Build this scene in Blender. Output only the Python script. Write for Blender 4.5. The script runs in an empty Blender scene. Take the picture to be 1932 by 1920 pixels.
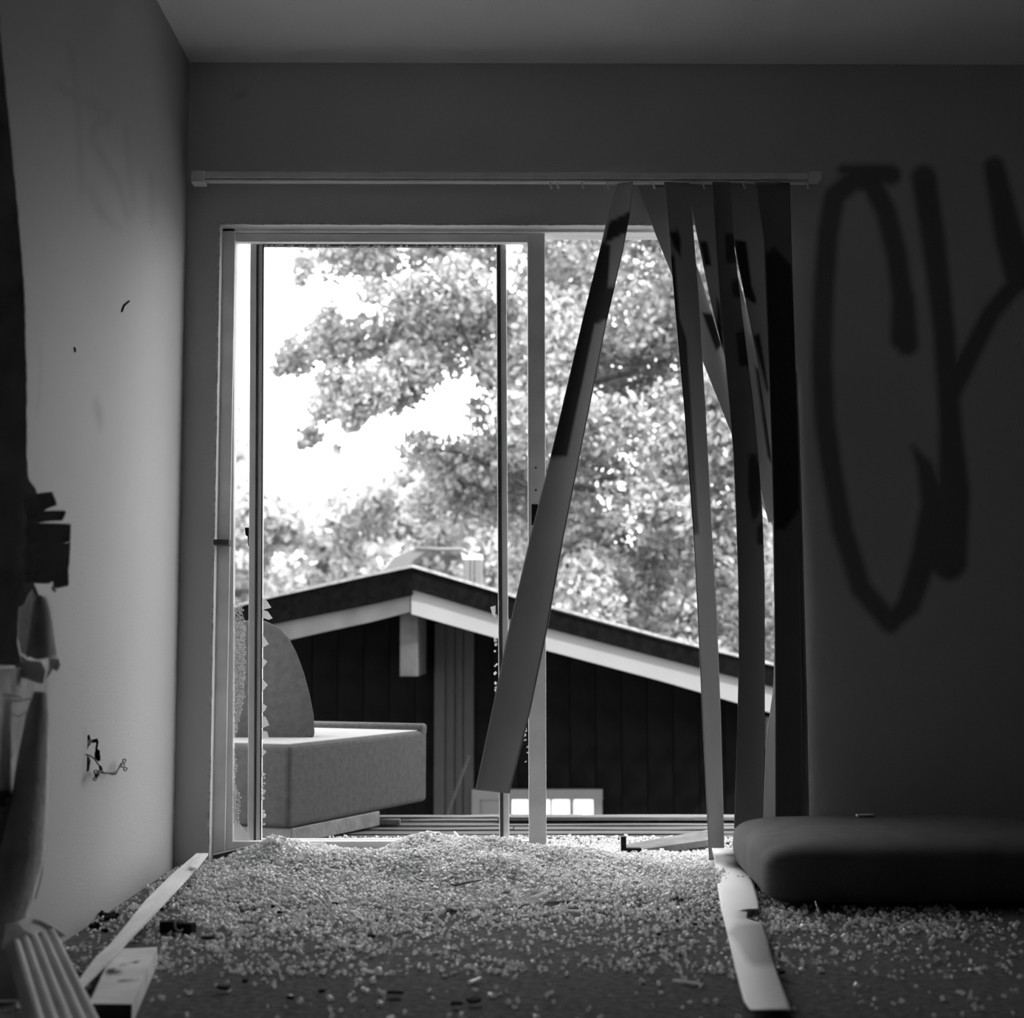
import bpy, math, random
import numpy as np
from mathutils import Vector, Matrix

R = random.Random(7)
NR = np.random.RandomState(11)
scn = bpy.context.scene
col = scn.collection

# ------------------------------------------------------------------ camera
F = 2900.0
PITCH = math.radians(5.22)
YAW = math.radians(-0.43)
CAMZ = 0.66
cam_d = bpy.data.cameras.new('camera')
cam = bpy.data.objects.new('camera', cam_d)
col.objects.link(cam)
cam.location = (0, 0, CAMZ)
cam.rotation_euler = (math.pi / 2 + PITCH, 0, YAW)
cam_d.sensor_fit = 'HORIZONTAL'
cam_d.sensor_width = 56.0
cam_d.lens = 56.0 * F / 1932
cam_d.clip_start = 0.05
cam_d.clip_end = 400
cam_d.dof.use_dof = True
cam_d.dof.focus_distance = 4.85
cam_d.dof.aperture_fstop = 5.2
cam_d.dof.aperture_blades = 0
scn.camera = cam

# ------------------------------------------------------------------ world, sun, exposure
w = bpy.data.worlds.new('sky')
scn.world = w
w.use_nodes = True
bg = w.node_tree.nodes['Background']
bg.inputs[0].default_value = (1, 1, 1, 1)
bg.inputs[1].default_value = 4.6
sun_d = bpy.data.lights.new('sun', 'SUN')
sun_d.energy = 11.0
sun_d.angle = math.radians(3)
sun = bpy.data.objects.new('sun', sun_d)
col.objects.link(sun)
sun.rotation_euler = Vector((0.74, -0.34, 0.60)).to_track_quat('Z', 'Y').to_euler()
scn.view_settings.view_transform = 'Standard'
scn.view_settings.look = 'None'
scn.view_settings.exposure = 0.0
scn.view_settings.gamma = 1.0
scn.view_settings.use_curve_mapping = False
scn.cycles.max_bounces = 12
scn.cycles.diffuse_bounces = 7
scn.cycles.transmission_bounces = 8
scn.cycles.transparent_max_bounces = 12

# ------------------------------------------------------------------ pixel helpers (find the real place of a thing)
CM = cam.rotation_euler.to_matrix()
CR, CU, CF = CM.col[0].copy(), CM.col[1].copy(), -CM.col[2]
C0 = Vector((0, 0, CAMZ))


def ray(px, py):
    return CF + CR * ((px - 966) / F) + CU * ((960 - py) / F)


def PY(px, py, y):
    d = ray(px, py)
    return C0 + d * (y / d.y)


def PZ(px, py, z=0.0):
    d = ray(px, py)
    return C0 + d * ((z - CAMZ) / d.z)


def PX(px, py, x):
    d = ray(px, py)
    return C0 + d * (x / d.x)


CRn, CUn, CFn, C0n = [np.array(v) for v in (CR, CU, CF, C0)]


def proj(V):
    V = np.asarray(V, float) - C0n
    f = V @ CFn
    return np.stack([966 + F * (V @ CRn) / f, 960 - F * (V @ CUn) / f], -1)


corner = PZ(328, 1638, 0)
D = corner.y            # inner face of the wall with the door
XL = corner.x           # left wall
CEIL = PY(500, 118, D).z
XR = 2.75
YB = -1.6

# ------------------------------------------------------------------ materials


def mat(name, base, rough=0.7, spec=0.3, noise=0.0, nscale=8.0, bump=0.0, bscale=60.0, paint=None,
        detail=4, stretch=None, metal=0.0, trans=0.0):
    m = bpy.data.materials.new(name)
    m.use_nodes = True
    nt = m.node_tree
    N, L = nt.nodes, nt.links
    b = N['Principled BSDF']
    b.inputs['Roughness'].default_value = rough
    b.inputs['Specular IOR Level'].default_value = spec
    b.inputs['Metallic'].default_value = metal
    tc = N.new('ShaderNodeTexCoord')
    co = tc.outputs['Object']
    if stretch:
        mp = N.new('ShaderNodeMapping')
        mp.inputs['Scale'].default_value = stretch
        L.new(co, mp.inputs[0])
        co = mp.outputs[0]
    no = N.new('ShaderNodeTexNoise')
    no.inputs['Scale'].default_value = nscale
    no.inputs['Detail'].default_value = detail
    L.new(co, no.inputs['Vector'])
    rmp = N.new('ShaderNodeMapRange')
    rmp.inputs[1].default_value = 0.3
    rmp.inputs[2].default_value = 0.7
    rmp.inputs[3].default_value = base * (1 - noise)
    rmp.inputs[4].default_value = min(1, base * (1 + noise))
    L.new(no.outputs[0], rmp.inputs[0])
    out = rmp.outputs[0]
    if paint is not None:
        at = N.new('ShaderNodeAttribute')
        at.attribute_name = 'paint'
        mx = N.new('ShaderNodeMix')
        mx.data_type = 'FLOAT'
        L.new(at.outputs['Fac'], mx.inputs[0])
        L.new(out, mx.inputs[2])
        mx.inputs[3].default_value = paint
        out = mx.outputs[0]
    cmb = N.new('ShaderNodeCombineColor')
    for i in range(3):
        L.new(out, cmb.inputs[i])
    L.new(cmb.outputs[0], b.inputs['Base Color'])
    if bump:
        n2 = N.new('ShaderNodeTexNoise')
        n2.inputs['Scale'].default_value = bscale
        n2.inputs['Detail'].default_value = 5
        L.new(co, n2.inputs['Vector'])
        bp = N.new('ShaderNodeBump')
        bp.inputs['Strength'].default_value = bump
        bp.inputs['Distance'].default_value = 0.01
        L.new(n2.outputs[0], bp.inputs['Height'])
        L.new(bp.outputs[0], b.inputs['Normal'])
    if trans:
        tr = N.new('ShaderNodeBsdfTranslucent')
        L.new(cmb.outputs[0], tr.inputs[0])
        ms = N.new('ShaderNodeMixShader')
        ms.inputs[0].default_value = trans
        L.new(b.outputs[0], ms.inputs[1])
        L.new(tr.outputs[0], ms.inputs[2])
        L.new(ms.outputs[0], N['Material Output'].inputs[0])
    return m


M = {}
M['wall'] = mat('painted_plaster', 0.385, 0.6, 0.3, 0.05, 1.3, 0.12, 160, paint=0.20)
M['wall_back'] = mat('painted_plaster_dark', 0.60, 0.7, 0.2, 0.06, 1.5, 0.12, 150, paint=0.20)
M['ceiling'] = mat('ceiling_plaster', 0.82, 0.8, 0.2, 0.05, 1.0, 0.1, 90)
M['dim'] = mat('room_plaster', 0.11, 0.8, 0.2, 0.08, 1.0)
M['carpet'] = mat('old_carpet', 0.13, 0.95, 0.1, 0.45, 55, 0.9, 240)
M['edge'] = mat('plaster_edge', 0.62, 0.6, 0.3, 0.3, 60, 0.5, 120)
M['alu'] = mat('painted_aluminium', 0.88, 0.5, 0.4, 0.12, 9, 0.05, 50)
M['alu_light'] = mat('painted_aluminium_light', 0.80, 0.45, 0.4, 0.1, 9, 0.05, 50)
M['alu_dark'] = mat('dark_track_metal', 0.07, 0.5, 0.4, 0.3, 30)
M['black'] = mat('black_plastic', 0.012, 0.6, 0.2)
M['vane'] = mat('blind_vinyl', 0.42, 0.5, 0.35, 0.04, 5, paint=0.025, trans=0.12)
M['vane_dark'] = mat('blind_vinyl_dark', 0.24, 0.6, 0.25, 0.06, 5, paint=0.06)  # darker, opaque variant of the slat vinyl
M['vane_floor'] = mat('blind_vinyl_white', 0.82, 0.5, 0.35, 0.03, 5, paint=0.42)
M['rail'] = mat('headrail_enamel', 0.80, 0.5, 0.4, 0.08, 20)
M['sofa'] = mat('lounge_fabric', 0.062, 0.95, 0.1, 0.14, 45, 0.5, 300)
M['seat_deck'] = mat('pale_seat_lining', 0.25, 0.9, 0.1, 0.05, 20, 0.2, 200)
M['cushion'] = mat('cushion_fabric', 0.125, 0.95, 0.1, 0.12, 12, 0.3, 300)
M['plinth'] = mat('plinth_wood', 0.13, 0.8, 0.2, 0.3, 14, 0.3, 60)
M['deck'] = mat('weathered_board', 0.10, 0.85, 0.2, 0.35, 5, 0.6, 30, stretch=(1, 14, 14))
M['lath'] = mat('pale_pine', 0.78, 0.6, 0.3, 0.10, 6, 0.15, 40, stretch=(8, 1, 8))
M['block'] = mat('pine_block', 0.80, 0.7, 0.2, 0.16, 10, 0.2, 40, paint=0.02)
M['end'] = mat('dark_end_grain', 0.05, 0.9, 0.1, 0.2, 40)
M['debris'] = mat('dark_debris', 0.015, 0.9, 0.1, 0.4, 60)
M['sheet'] = mat('torn_wallcovering_dark', 0.45, 0.85, 0.15, 0.35, 9, 0.3, 60)
M['paper'] = mat('torn_paper', 0.62, 0.85, 0.15, 0.3, 12, 0.4, 60)
M['cracked'] = mat('cracked_plaster', 0.50, 0.85, 0.15, 0.25, 10, 0.4, 50, paint=0.06)
M['flute'] = mat('fluted_moulding_paint', 0.8, 0.6, 0.3, 0.12, 10, 0.1, 50)
M['siding'] = mat('black_siding', 0.003, 0.95, 0.0, 0.3, 4, 0.2, 30)
M['fascia_dark'] = mat('dark_fascia', 0.003, 0.95, 0.0, 0.3, 20, 0.3, 60)
M['fascia'] = mat('white_fascia', 0.11, 0.6, 0.25, 0.04, 3, paint=0.15)
M['fascia_shade'] = mat('shaded_fascia', 0.062, 0.7, 0.2, 0.25, 4)  # left half of the white fascia, its shade put into the colour
M['roof'] = mat('roof_gravel', 0.16, 0.9, 0.1, 0.3, 30, 0.6, 60)
M['pilaster'] = mat('brown_batten', 0.012, 0.8, 0.2, 0.25, 10, stretch=(12, 12, 1))
M['beam'] = mat('weathered_beam', 0.026, 0.8, 0.2, 0.45, 6, 0.3, 30)
M['win'] = mat('house_window_frame', 0.05, 0.6, 0.3, 0.06, 8)
M['duct'] = mat('sheet_metal_duct', 0.10, 0.5, 0.4, 0.05, 5)
M['bark'] = mat('oak_bark', 0.04, 0.9, 0.1, 0.4, 12, 0.5, 20)
M['ground'] = mat('yard_ground', 0.22, 0.95, 0.1, 0.3, 0.6)
M['exterior'] = mat('exterior_render', 0.35, 0.8, 0.2, 0.1, 3)


def leaf_mat(name, base, tr):
    m = bpy.data.materials.new(name)
    m.use_nodes = True
    nt = m.node_tree
    N, L = nt.nodes, nt.links
    b = N['Principled BSDF']
    b.inputs['Roughness'].default_value = 0.45
    b.inputs['Specular IOR Level'].default_value = 0.5
    at = N.new('ShaderNodeAttribute')
    at.attribute_name = 'tone'
    mr = N.new('ShaderNodeMapRange')
    mr.inputs[3].default_value = base * 0.5
    mr.inputs[4].default_value = min(1, base * 1.5)
    L.new(at.outputs['Fac'], mr.inputs[0])
    c = N.new('ShaderNodeCombineColor')
    for i in range(3):
        L.new(mr.outputs[0], c.inputs[i])
    L.new(c.outputs[0], b.inputs['Base Color'])
    t = N.new('ShaderNodeBsdfTranslucent')
    L.new(c.outputs[0], t.inputs[0])
    ms = N.new('ShaderNodeMixShader')
    ms.inputs[0].default_value = tr
    L.new(b.outputs[0], ms.inputs[1])
    L.new(t.outputs[0], ms.inputs[2])
    L.new(ms.outputs[0], N['Material Output'].inputs[0])
    return m


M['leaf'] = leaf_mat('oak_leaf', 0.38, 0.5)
M['leaf_pale'] = leaf_mat('hazed_leaf', 0.56, 0.5)  # paler leaf colour imitates the haze of distance


def glass_crumb_mat(name, base, tr, clear=0.3, glass=0.0):
    m = bpy.data.materials.new(name)
    m.use_nodes = True
    nt = m.node_tree
    N, L = nt.nodes, nt.links
    b = N['Principled BSDF']
    b.inputs['Roughness'].default_value = 0.08
    b.inputs['Specular IOR Level'].default_value = 0.9
    # every crumb has its own cloudiness
    ge = N.new('ShaderNodeNewGeometry')
    mr = N.new('ShaderNodeMapRange')
    mr.inputs[3].default_value = base * 0.65
    mr.inputs[4].default_value = min(1.0, base * 1.1)
    L.new(ge.outputs['Random Per Island'], mr.inputs[0])
    c = N.new('ShaderNodeCombineColor')
    for i in range(3):
        L.new(mr.outputs[0], c.inputs[i])
    L.new(c.outputs[0], b.inputs['Base Color'])
    t = N.new('ShaderNodeBsdfTranslucent')
    t.inputs[0].default_value = (0.95, 0.95, 0.95, 1)
    ms = N.new('ShaderNodeMixShader')
    ms.inputs[0].default_value = tr
    L.new(b.outputs[0], ms.inputs[1])
    L.new(t.outputs[0], ms.inputs[2])
    out = ms.outputs[0]
    if glass:
        g = N.new('ShaderNodeBsdfGlass')
        g.inputs['Roughness'].default_value = 0.02
        g.inputs['IOR'].default_value = 1.45
        mg = N.new('ShaderNodeMixShader')
        mg.inputs[0].default_value = glass
        L.new(out, mg.inputs[1])
        L.new(g.outputs[0], mg.inputs[2])
        out = mg.outputs[0]
    if clear:
        tp = N.new('ShaderNodeBsdfTransparent')
        m2 = N.new('ShaderNodeMixShader')
        m2.inputs[0].default_value = clear
        L.new(out, m2.inputs[1])
        L.new(tp.outputs[0], m2.inputs[2])
        out = m2.outputs[0]
    L.new(out, N['Material Output'].inputs[0])
    return m


M['crumb'] = glass_crumb_mat('broken_glass', 1.0, 0.5, 0.0, 0.22)
M['shard'] = glass_crumb_mat('crazed_glass', 0.45, 0.3, 0.5)
_m = bpy.data.materials.new('daylight_glow_pane')
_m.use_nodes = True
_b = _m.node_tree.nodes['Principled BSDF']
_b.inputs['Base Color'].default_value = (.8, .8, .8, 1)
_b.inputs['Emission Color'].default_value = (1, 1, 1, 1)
_b.inputs['Emission Strength'].default_value = 0.75  # emission stands in for daylight showing white in the panes
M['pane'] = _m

# ------------------------------------------------------------------ object helpers


def tag(o, label=None, cat=None, group=None, kind=None):
    if label: o['label'] = label
    if cat: o['category'] = cat
    if group: o['group'] = group
    if kind: o['kind'] = kind
    return o


def empty(name, loc=(0, 0, 0), label=None, cat=None, group=None, kind=None):
    o = bpy.data.objects.new(name, None)
    col.objects.link(o)
    o.location = loc
    o.empty_display_size = 0.1
    return tag(o, label, cat, group, kind)


def link(name, V, Fc, m, parent=None, smooth=False, bevel=0.0, solid=0.0, attr=None, sub=0):
    me = bpy.data.meshes.new(name)
    V = [tuple(v) for v in V]
    me.from_pydata(V, [], Fc)
    me.update()
    o = bpy.data.objects.new(name, me)
    col.objects.link(o)
    # local origin at the base centre so that textures and pivots belong to the thing
    a = np.array(V)
    c = Vector(((a[:, 0].min() + a[:, 0].max()) / 2, (a[:, 1].min() + a[:, 1].max()) / 2, a[:, 2].min()))
    me.transform(Matrix.Translation(-c))
    o.location = c
    if parent:
        o.parent = parent
        p = parent
        off = Vector((0, 0, 0))
        while p:
            off += p.location
            p = p.parent
        o.location = c - off
    me.materials.append(m)
    if smooth:
        me.polygons.foreach_set('use_smooth', [True] * len(me.polygons))
    if attr is not None:
        at = me.attributes.new('paint', 'FLOAT', 'POINT')
        at.data.foreach_set('value', np.asarray(attr, np.float32))
    if solid:
        s = o.modifiers.new('solid', 'SOLIDIFY')
        s.thickness = solid
        s.offset = 0
    if bevel:
        s = o.modifiers.new('bevel', 'BEVEL')
        s.width = bevel
        s.segments = 3
        s.limit_method = 'ANGLE'
    if sub:
        s = o.modifiers.new('sub', 'SUBSURF')
        s.levels = s.render_levels = sub
    return o


BF = [(0, 3, 2, 1), (4, 5, 6, 7), (0, 1, 5, 4), (1, 2, 6, 5), (2, 3, 7, 6), (3, 0, 4, 7)]


class MB:
    def __init__(s):
        s.V, s.F = [], []

    def box(s, x0, x1, y0, y1, z0, z1):
        n = len(s.V)
        s.V += [(x0, y0, z0), (x1, y0, z0), (x1, y1, z0), (x0, y1, z0), (x0, y0, z1), (x1, y0, z1), (x1, y1, z1), (x0, y1, z1)]
        s.F += [tuple(n + i for i in f) for f in BF]
        return s

    def hexa(s, p):      # 8 corners, bottom ring then top ring
        n = len(s.V)
        s.V += [tuple(q) for q in p]
        s.F += [tuple(n + i for i in f) for f in BF]
        return s

    def prism(s, poly, off):   # planar polygon swept by vector
        n = len(s.V)
        k = len(poly)
        off = Vector(off)
        s.V += [tuple(q) for q in poly] + [tuple(Vector(q) + off) for q in poly]
        s.F.append(tuple(n + i for i in range(k))[::-1])
        s.F.append(tuple(n + k + i for i in range(k)))
        for i in range(k):
            j = (i + 1) % k
            s.F.append((n + i, n + j, n + k + j, n + k + i))
        return s

    def tube(s, pts, rad, seg=8, closed=False):
        pts = [Vector(p) for p in pts]
        k = len(pts)
        if not hasattr(rad, '__len__'):
            rad = [rad] * k
        n = len(s.V)
        for i, p in enumerate(pts):
            a = pts[i - 1] if (i > 0 or closed) else p
            b = pts[(i + 1) % k] if (i < k - 1 or closed) else p
            t = (b - a).normalized()
            u = t.cross(Vector((0.13, 0.31, 0.94)))
            if u.length < 1e-3:
                u = t.cross(Vector((1, 0, 0)))
            u.normalize()
            v = t.cross(u)
            for j in range(seg):
                an = 2 * math.pi * j / seg
                s.V.append(tuple(p + (u * math.cos(an) + v * math.sin(an)) * rad[i]))
        for i in range(k if closed else k - 1):
            for j in range(seg):
                j2 = (j + 1) % seg
                i2 = (i + 1) % k
                s.F.append((n + i * seg + j, n + i * seg + j2, n + i2 * seg + j2, n + i2 * seg + j))
        if not closed:
            s.F.append(tuple(n + j for j in range(seg))[::-1])
            s.F.append(tuple(n + (k - 1) * seg + j for j in range(seg)))
        return s

    def build(s, name, m, parent=None, **k):
        return link(name, s.V, s.F, m, parent, **k)


def rot_box(c, ax, ay, az):      # half axes
    c, ax, ay, az = Vector(c), Vector(ax), Vector(ay), Vector(az)
    r = []
    for sz in (-1, 1):
        for sx, sy in ((-1, -1), (1, -1), (1, 1), (-1, 1)):
            r.append(c + ax * sx + ay * sy + az * sz)
    return r


def pbox(px0, px1, py0, py1, y0, y1):      # a box whose front face fills a rectangle of the view at depth y0
    a = PY(px0, py0, y0)
    b = PY(px1, py1, y0)
    return (a.x, b.x, y0, y1, min(a.z, b.z), max(a.z, b.z))


# soft paint strokes: distance to poly-lines measured on the surface
def seg_mask(P, strokes, soft=8):
    out = np.zeros(len(P))
    for pts, wd in strokes:
        pts = np.array(pts, float)
        wds = wd if hasattr(wd, '__len__') else [wd] * len(pts)
        for i in range(len(pts) - 1):
            a, b = pts[i], pts[i + 1]
            ab = b - a
            t = np.clip(((P - a) @ ab) / (ab @ ab + 1e-9), 0, 1)
            d = np.linalg.norm(P - (a + t[:, None] * ab), axis=1)
            wv = wds[i] + (wds[i + 1] - wds[i]) * t
            out = np.maximum(out, np.clip((wv / 2 + soft / 2 - d) / soft, 0, 1))
    return out


def poly_mask(P, polys, soft=4):
    out = np.zeros(len(P))
    for poly in polys:
        poly = np.array(poly, float)
        x, y = P[:, 0], P[:, 1]
        ins = np.zeros(len(P), bool)
        dm = np.full(len(P), 1e9)
        for i in range(len(poly)):
            a, b = poly[i], poly[(i + 1) % len(poly)]
            c = ((a[1] > y) != (b[1] > y)) & (x < (b[0] - a[0]) * (y - a[1]) / (b[1] - a[1] + 1e-12) + a[0])
            ins ^= c
            ab = b - a
            t = np.clip(((P - a) @ ab) / (ab @ ab + 1e-9), 0, 1)
            dm = np.minimum(dm, np.linalg.norm(P - (a + t[:, None] * ab), axis=1))
        sd = np.where(ins, dm, -dm)
        out = np.maximum(out, np.clip(0.5 + sd / soft, 0, 1))
    return out


def grid(origin, u, v, nu, nv, skip=None):
    origin, u, v = [np.array(q, float) for q in (origin, u, v)]
    iu, iv = np.meshgrid(np.linspace(0, 1, nu + 1), np.linspace(0, 1, nv + 1), indexing='ij')
    V = origin + iu[..., None] * u + iv[..., None] * v
    V = V.reshape(-1, 3)
    Fc = []
    for i in range(nu):
        for j in range(nv):
            if skip and skip(V[i * (nv + 1) + j] + (u / nu + v / nv) / 2):
                continue
            a = i * (nv + 1) + j
            Fc.append((a, a + nv + 1, a + nv + 2, a + 1))
    return V, Fc


# ------------------------------------------------------------------ room shell
T = 0.14
door_l = PY(407, 900, D).x
door_r = PY(1500, 900, D).x
door_t = PY(700, 424, D).z

GRAF = [([(1700, 640), (1703, 560), (1692, 480), (1672, 400), (1645, 345), (1612, 338), (1575, 370), (1562, 440), (1554, 560),
          (1550, 680), (1556, 790), (1570, 890), (1590, 1000), (1625, 1110), (1680, 1175)], 40),
        ([(1680, 1175), (1715, 1140), (1745, 1050), (1762, 950), (1745, 880), (1722, 842)], [34, 44, 52, 50, 30, 6]),
        ([(1705, 560), (1712, 650)], 42),
        ([(1743, 335), (1761, 449), (1782, 629), (1794, 809), (1800, 930), (1790, 1060)], [48, 46, 42, 44, 62, 70]),
        ([(1797, 735), (1869, 593), (1930, 520)], [40, 34, 36]),
        ([(1925, 520), (1905, 449), (1876, 315)], [60, 56, 40]),
        ([(1590, 320), (1680, 330)], [20, 40])]

# back wall: left strip, header, right part; reveals and outer face
V, Fc = [], []


def addgrid(*a, **k):
    g, f = grid(*a, **k)
    n = len(V)
    V.extend(map(tuple, g))
    Fc.extend([tuple(n + i for i in q) for q in f])


XE = XR
addgrid((XL, D, 0), (door_l - XL, 0, 0), (0, 0, CEIL), 10, 60)
addgrid((door_l, D, door_t), (door_r - door_l, 0, 0), (0, 0, CEIL - door_t), 60, 20)
addgrid((door_r, D, 0), (1.05, 0, 0), (0, 0, CEIL), 120, 260)
addgrid((door_r + 1.05, D, 0), (XE - door_r - 1.05, 0, 0), (0, 0, CEIL), 4, 8)
n = len(V)
for (x0, x1, z0, z1) in ((XL - T, door_l, 0, CEIL), (door_l, door_r, door_t, CEIL), (door_r, XR + T, 0, CEIL)):
    n = len(V)
    V += [(x0, D + T, z0), (x1, D + T, z0), (x1, D + T, z1), (x0, D + T, z1)]
    Fc.append((n + 3, n + 2, n + 1, n))
for q in (((door_l, D, 0), (door_l, D + T, 0), (door_l, D + T, door_t), (door_l, D, door_t)),
          ((door_r, D, 0), (door_r, D, door_t), (door_r, D + T, door_t), (door_r, D + T, 0)),
          ((door_l, D, door_t), (door_l, D + T, door_t), (door_r, D + T, door_t), (door_r, D, door_t))):
    n = len(V)
    V += list(q)
    Fc.append((n, n + 1, n + 2, n + 3))
pxy = proj(V)
mask = seg_mask(pxy, GRAF, 14)
mask *= (pxy[:, 0] > 1500)
mask = np.maximum(mask, seg_mask(pxy, [([(960, 148), (965, 160)], [3, 9]), ([(445, 185), (466, 165), (465, 145)], 3)], 5))
o = link('wall_back', V, Fc, M['wall_back'], attr=mask)
tag(o, kind='structure')

# left wall with the torn outlet hole
hole_polys = [[(158, 1392), (166, 1385), (169, 1386), (171, 1394), (184, 1393), (186, 1400), (184, 1412), (189, 1416), (189, 1436), (183, 1435),
               (178, 1428), (180, 1412), (181, 1401), (172, 1402), (165, 1412), (163, 1424), (168, 1426), (171, 1436), (168, 1452), (164, 1457),
               (158, 1446), (159, 1424)]]


def hskip(c):
    return poly_mask(proj([c]), hole_polys, 0.01)[0] > 0.5


Ylo, Yhi = 3.72, 4.12
zlo, zhi = 0.30, 0.56
V, Fc = [], []
addgrid((XL, 2.6, 0), (0, Ylo - 2.6, 0), (0, 0, CEIL), 90, 130)
addgrid((XL, Yhi, 0), (0, D - Yhi, 0), (0, 0, CEIL), 60, 130)
addgrid((XL, Ylo, 0), (0, Yhi - Ylo, 0), (0, 0, zlo), 30, 12)
addgrid((XL, Ylo, zhi), (0, Yhi - Ylo, 0), (0, 0, CEIL - zhi), 30, 110)
addgrid((XL, Ylo, zlo), (0, Yhi - Ylo, 0), (0, 0, zhi - zlo), 80, 60, skip=hskip)
addgrid((XL, YB, 0), (0, 2.6 - YB, 0), (0, 0, CEIL), 4, 4)
n = len(V)
V += [(XL - T, YB, 0), (XL - T, D + T, 0), (XL - T, D + T, CEIL), (XL - T, YB, CEIL)]
Fc.append((n, n + 1, n + 2, n + 3))
# recess behind the hole
n = len(V)
x1 = XL - 0.06
V += [(x1, Ylo, zlo), (x1, Yhi, zlo), (x1, Yhi, zhi), (x1, Ylo, zhi)]
Fc.append((n, n + 1, n + 2, n + 3))
nrec = n
pxy = proj(V)
LW = [([(133, 90), (146, 190), (150, 270), (155, 365)], 9), ([(105, 160), (150, 185), (205, 215), (200, 232), (178, 232), (172, 258), (195, 300), (225, 350), (240, 410)], 12),
      ([(238, 240), (246, 330), (252, 400)], 7), ([(168, 350), (190, 400), (225, 432)], [8, 20, 10]), ([(285, 330), (288, 420)], 8)]
mk = 0.35 * seg_mask(pxy, LW, 14)
mk = np.maximum(mk, 0.55 * seg_mask(pxy, [([(181, 755), (186, 780), (190, 808)], [8, 16, 5])], 14))
mk = np.maximum(mk, 0.3 * seg_mask(pxy, [([(75, 650), (78, 700), (70, 780)], 4), ([(84, 456), (85, 462)], 5), ([(160, 1375), (158, 1480)], 5)], 6))
o = link('wall_left', V, Fc, M['wall'], attr=mk)
tag(o, kind='structure')
m = MB()
m.box(XL - 0.020, XL - 0.010, Ylo + .01, Yhi - .01, zlo + .01, zhi - .01)
hb = m.build('hole_dark', M['black'], o)  # black slab stands in for the darkness inside the hole

o = link('wall_right', *(lambda m: (m.V, m.F))(MB().box(XR, XR + T, YB, D, 0, CEIL)), M['dim']); tag(o, kind='structure')
o = link('wall_front', *(lambda m: (m.V, m.F))(MB().box(XL - T, XR + T, YB - T, YB, 0, CEIL)), M['dim']); tag(o, kind='structure')
o = link('ceiling', *(lambda m: (m.V, m.F))(MB().box(XL - T, XR + T, YB - T, D + T, CEIL, CEIL + .2)), M['ceiling']); tag(o, kind='structure')
o = link('floor', *(lambda m: (m.V, m.F))(MB().box(XL - T, XR + T, YB - T, D + T, -.2, 0)), M['carpet']); tag(o, kind='structure')
V = [(-60, D + T + .01, -3.4), (60, D + T + .01, -3.4), (60, 80, -3.4), (-60, 80, -3.4)]
o = link('ground', V, [(0, 1, 2, 3)], M['ground']); tag(o, kind='structure')

# bead along the opening (pale, chipped plaster edge)
bead = MB()
e = 0.006
prev = None
zs = np.linspace(0.0, door_t, 60)
for i in range(len(zs) - 1):
    j = R.uniform(-.0018, .0018)
    if zs[i] < 0.9 and R.random() < .3: continue
    bead.box(door_l - e + j, door_l + .001 + j * .4, D - .003, D + .004, zs[i], zs[i + 1])
xs = np.linspace(door_l, door_r, 40)
for i in range(len(xs) - 1):
    j = R.uniform(-.001, .001)
    bead.box(xs[i], xs[i + 1], D - .003, D + .004, door_t - .001 + j, door_t + e - .002 + j)
o = bead.build('trim_1', M['edge']); tag(o, kind='structure')

# ------------------------------------------------------------------ sliding door
Y1 = D + 0.050       # outer frame face
Y2 = D + 0.062       # front panel
Y3 = D + 0.100       # rear panel
door = empty('door_1', (0.2, D + .09, 0), kind='structure')
fr = MB()
fr.box(*pbox(413, 424, 424, 1612, Y1, D + T))
fr.box(*pbox(413, 1500, 424, 439, Y1, D + T))
fr.build('outer_frame', M['alu'], door, bevel=.002)
fr = MB().box(*pbox(1028, 1500, 438, 447, Y3, D + T))
fr.build('head_track', M['alu_light'], door, bevel=.001)
fr = MB().box(*pbox(1470, 1500, 440, 1612, Y1, D + T))
fr.build('side_jamb', M['alu'], door, bevel=.002)


def panel(name, yy, th, l0, l1, r0, r1, t0, t1, b0, b1, mt, slant=(0, 0)):
    """a panel frame; px edges at the top, slant gives the px shift at the bottom for left/right stiles"""
    root = empty(name, PY((l0 + r1) / 2, b1, yy))
    root.parent = door
    root.location = PY((l0 + r1) / 2, b1, yy) - door.location

    def stile(a, b, sl, nm, m2):
        q = [PY(a + sl, b1, yy), PY(b + sl, b1, yy), PY(b, t0, yy), PY(a, t0, yy)]
        off = Vector((0, th, 0))
        p = [q[0], q[1], q[1] + off, q[0] + off, q[3], q[2], q[2] + off, q[3] + off]
        return MB().hexa(p).build(nm, m2, root, bevel=.002)
    stile(l0, l1, slant[0], 'stile', mt)
    stile(r0, r1, slant[1], 'stile', mt)
    MB().box(*pbox(l0 + 2, r1 - 1, t0, t1, yy + .001, yy + th - .001)).build('top_rail', mt, root, bevel=.002)
    MB().box(*pbox(l0 + 2, r1 - 1, b0, b1, yy + .001, yy + th - .001)).build('bottom_rail', mt, root, bevel=.002)
    return root


front = panel('sliding_panel', Y2, .032, 425, 442, 995, 1028, 440, 457, 1587, 1606, M['alu'], (-3, 3))
rear = panel('fixed_panel', Y3, .030, 472, 497, 936, 955, 443, 462, 1583, 1592, M['alu_light'], (-5, 6))
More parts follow.
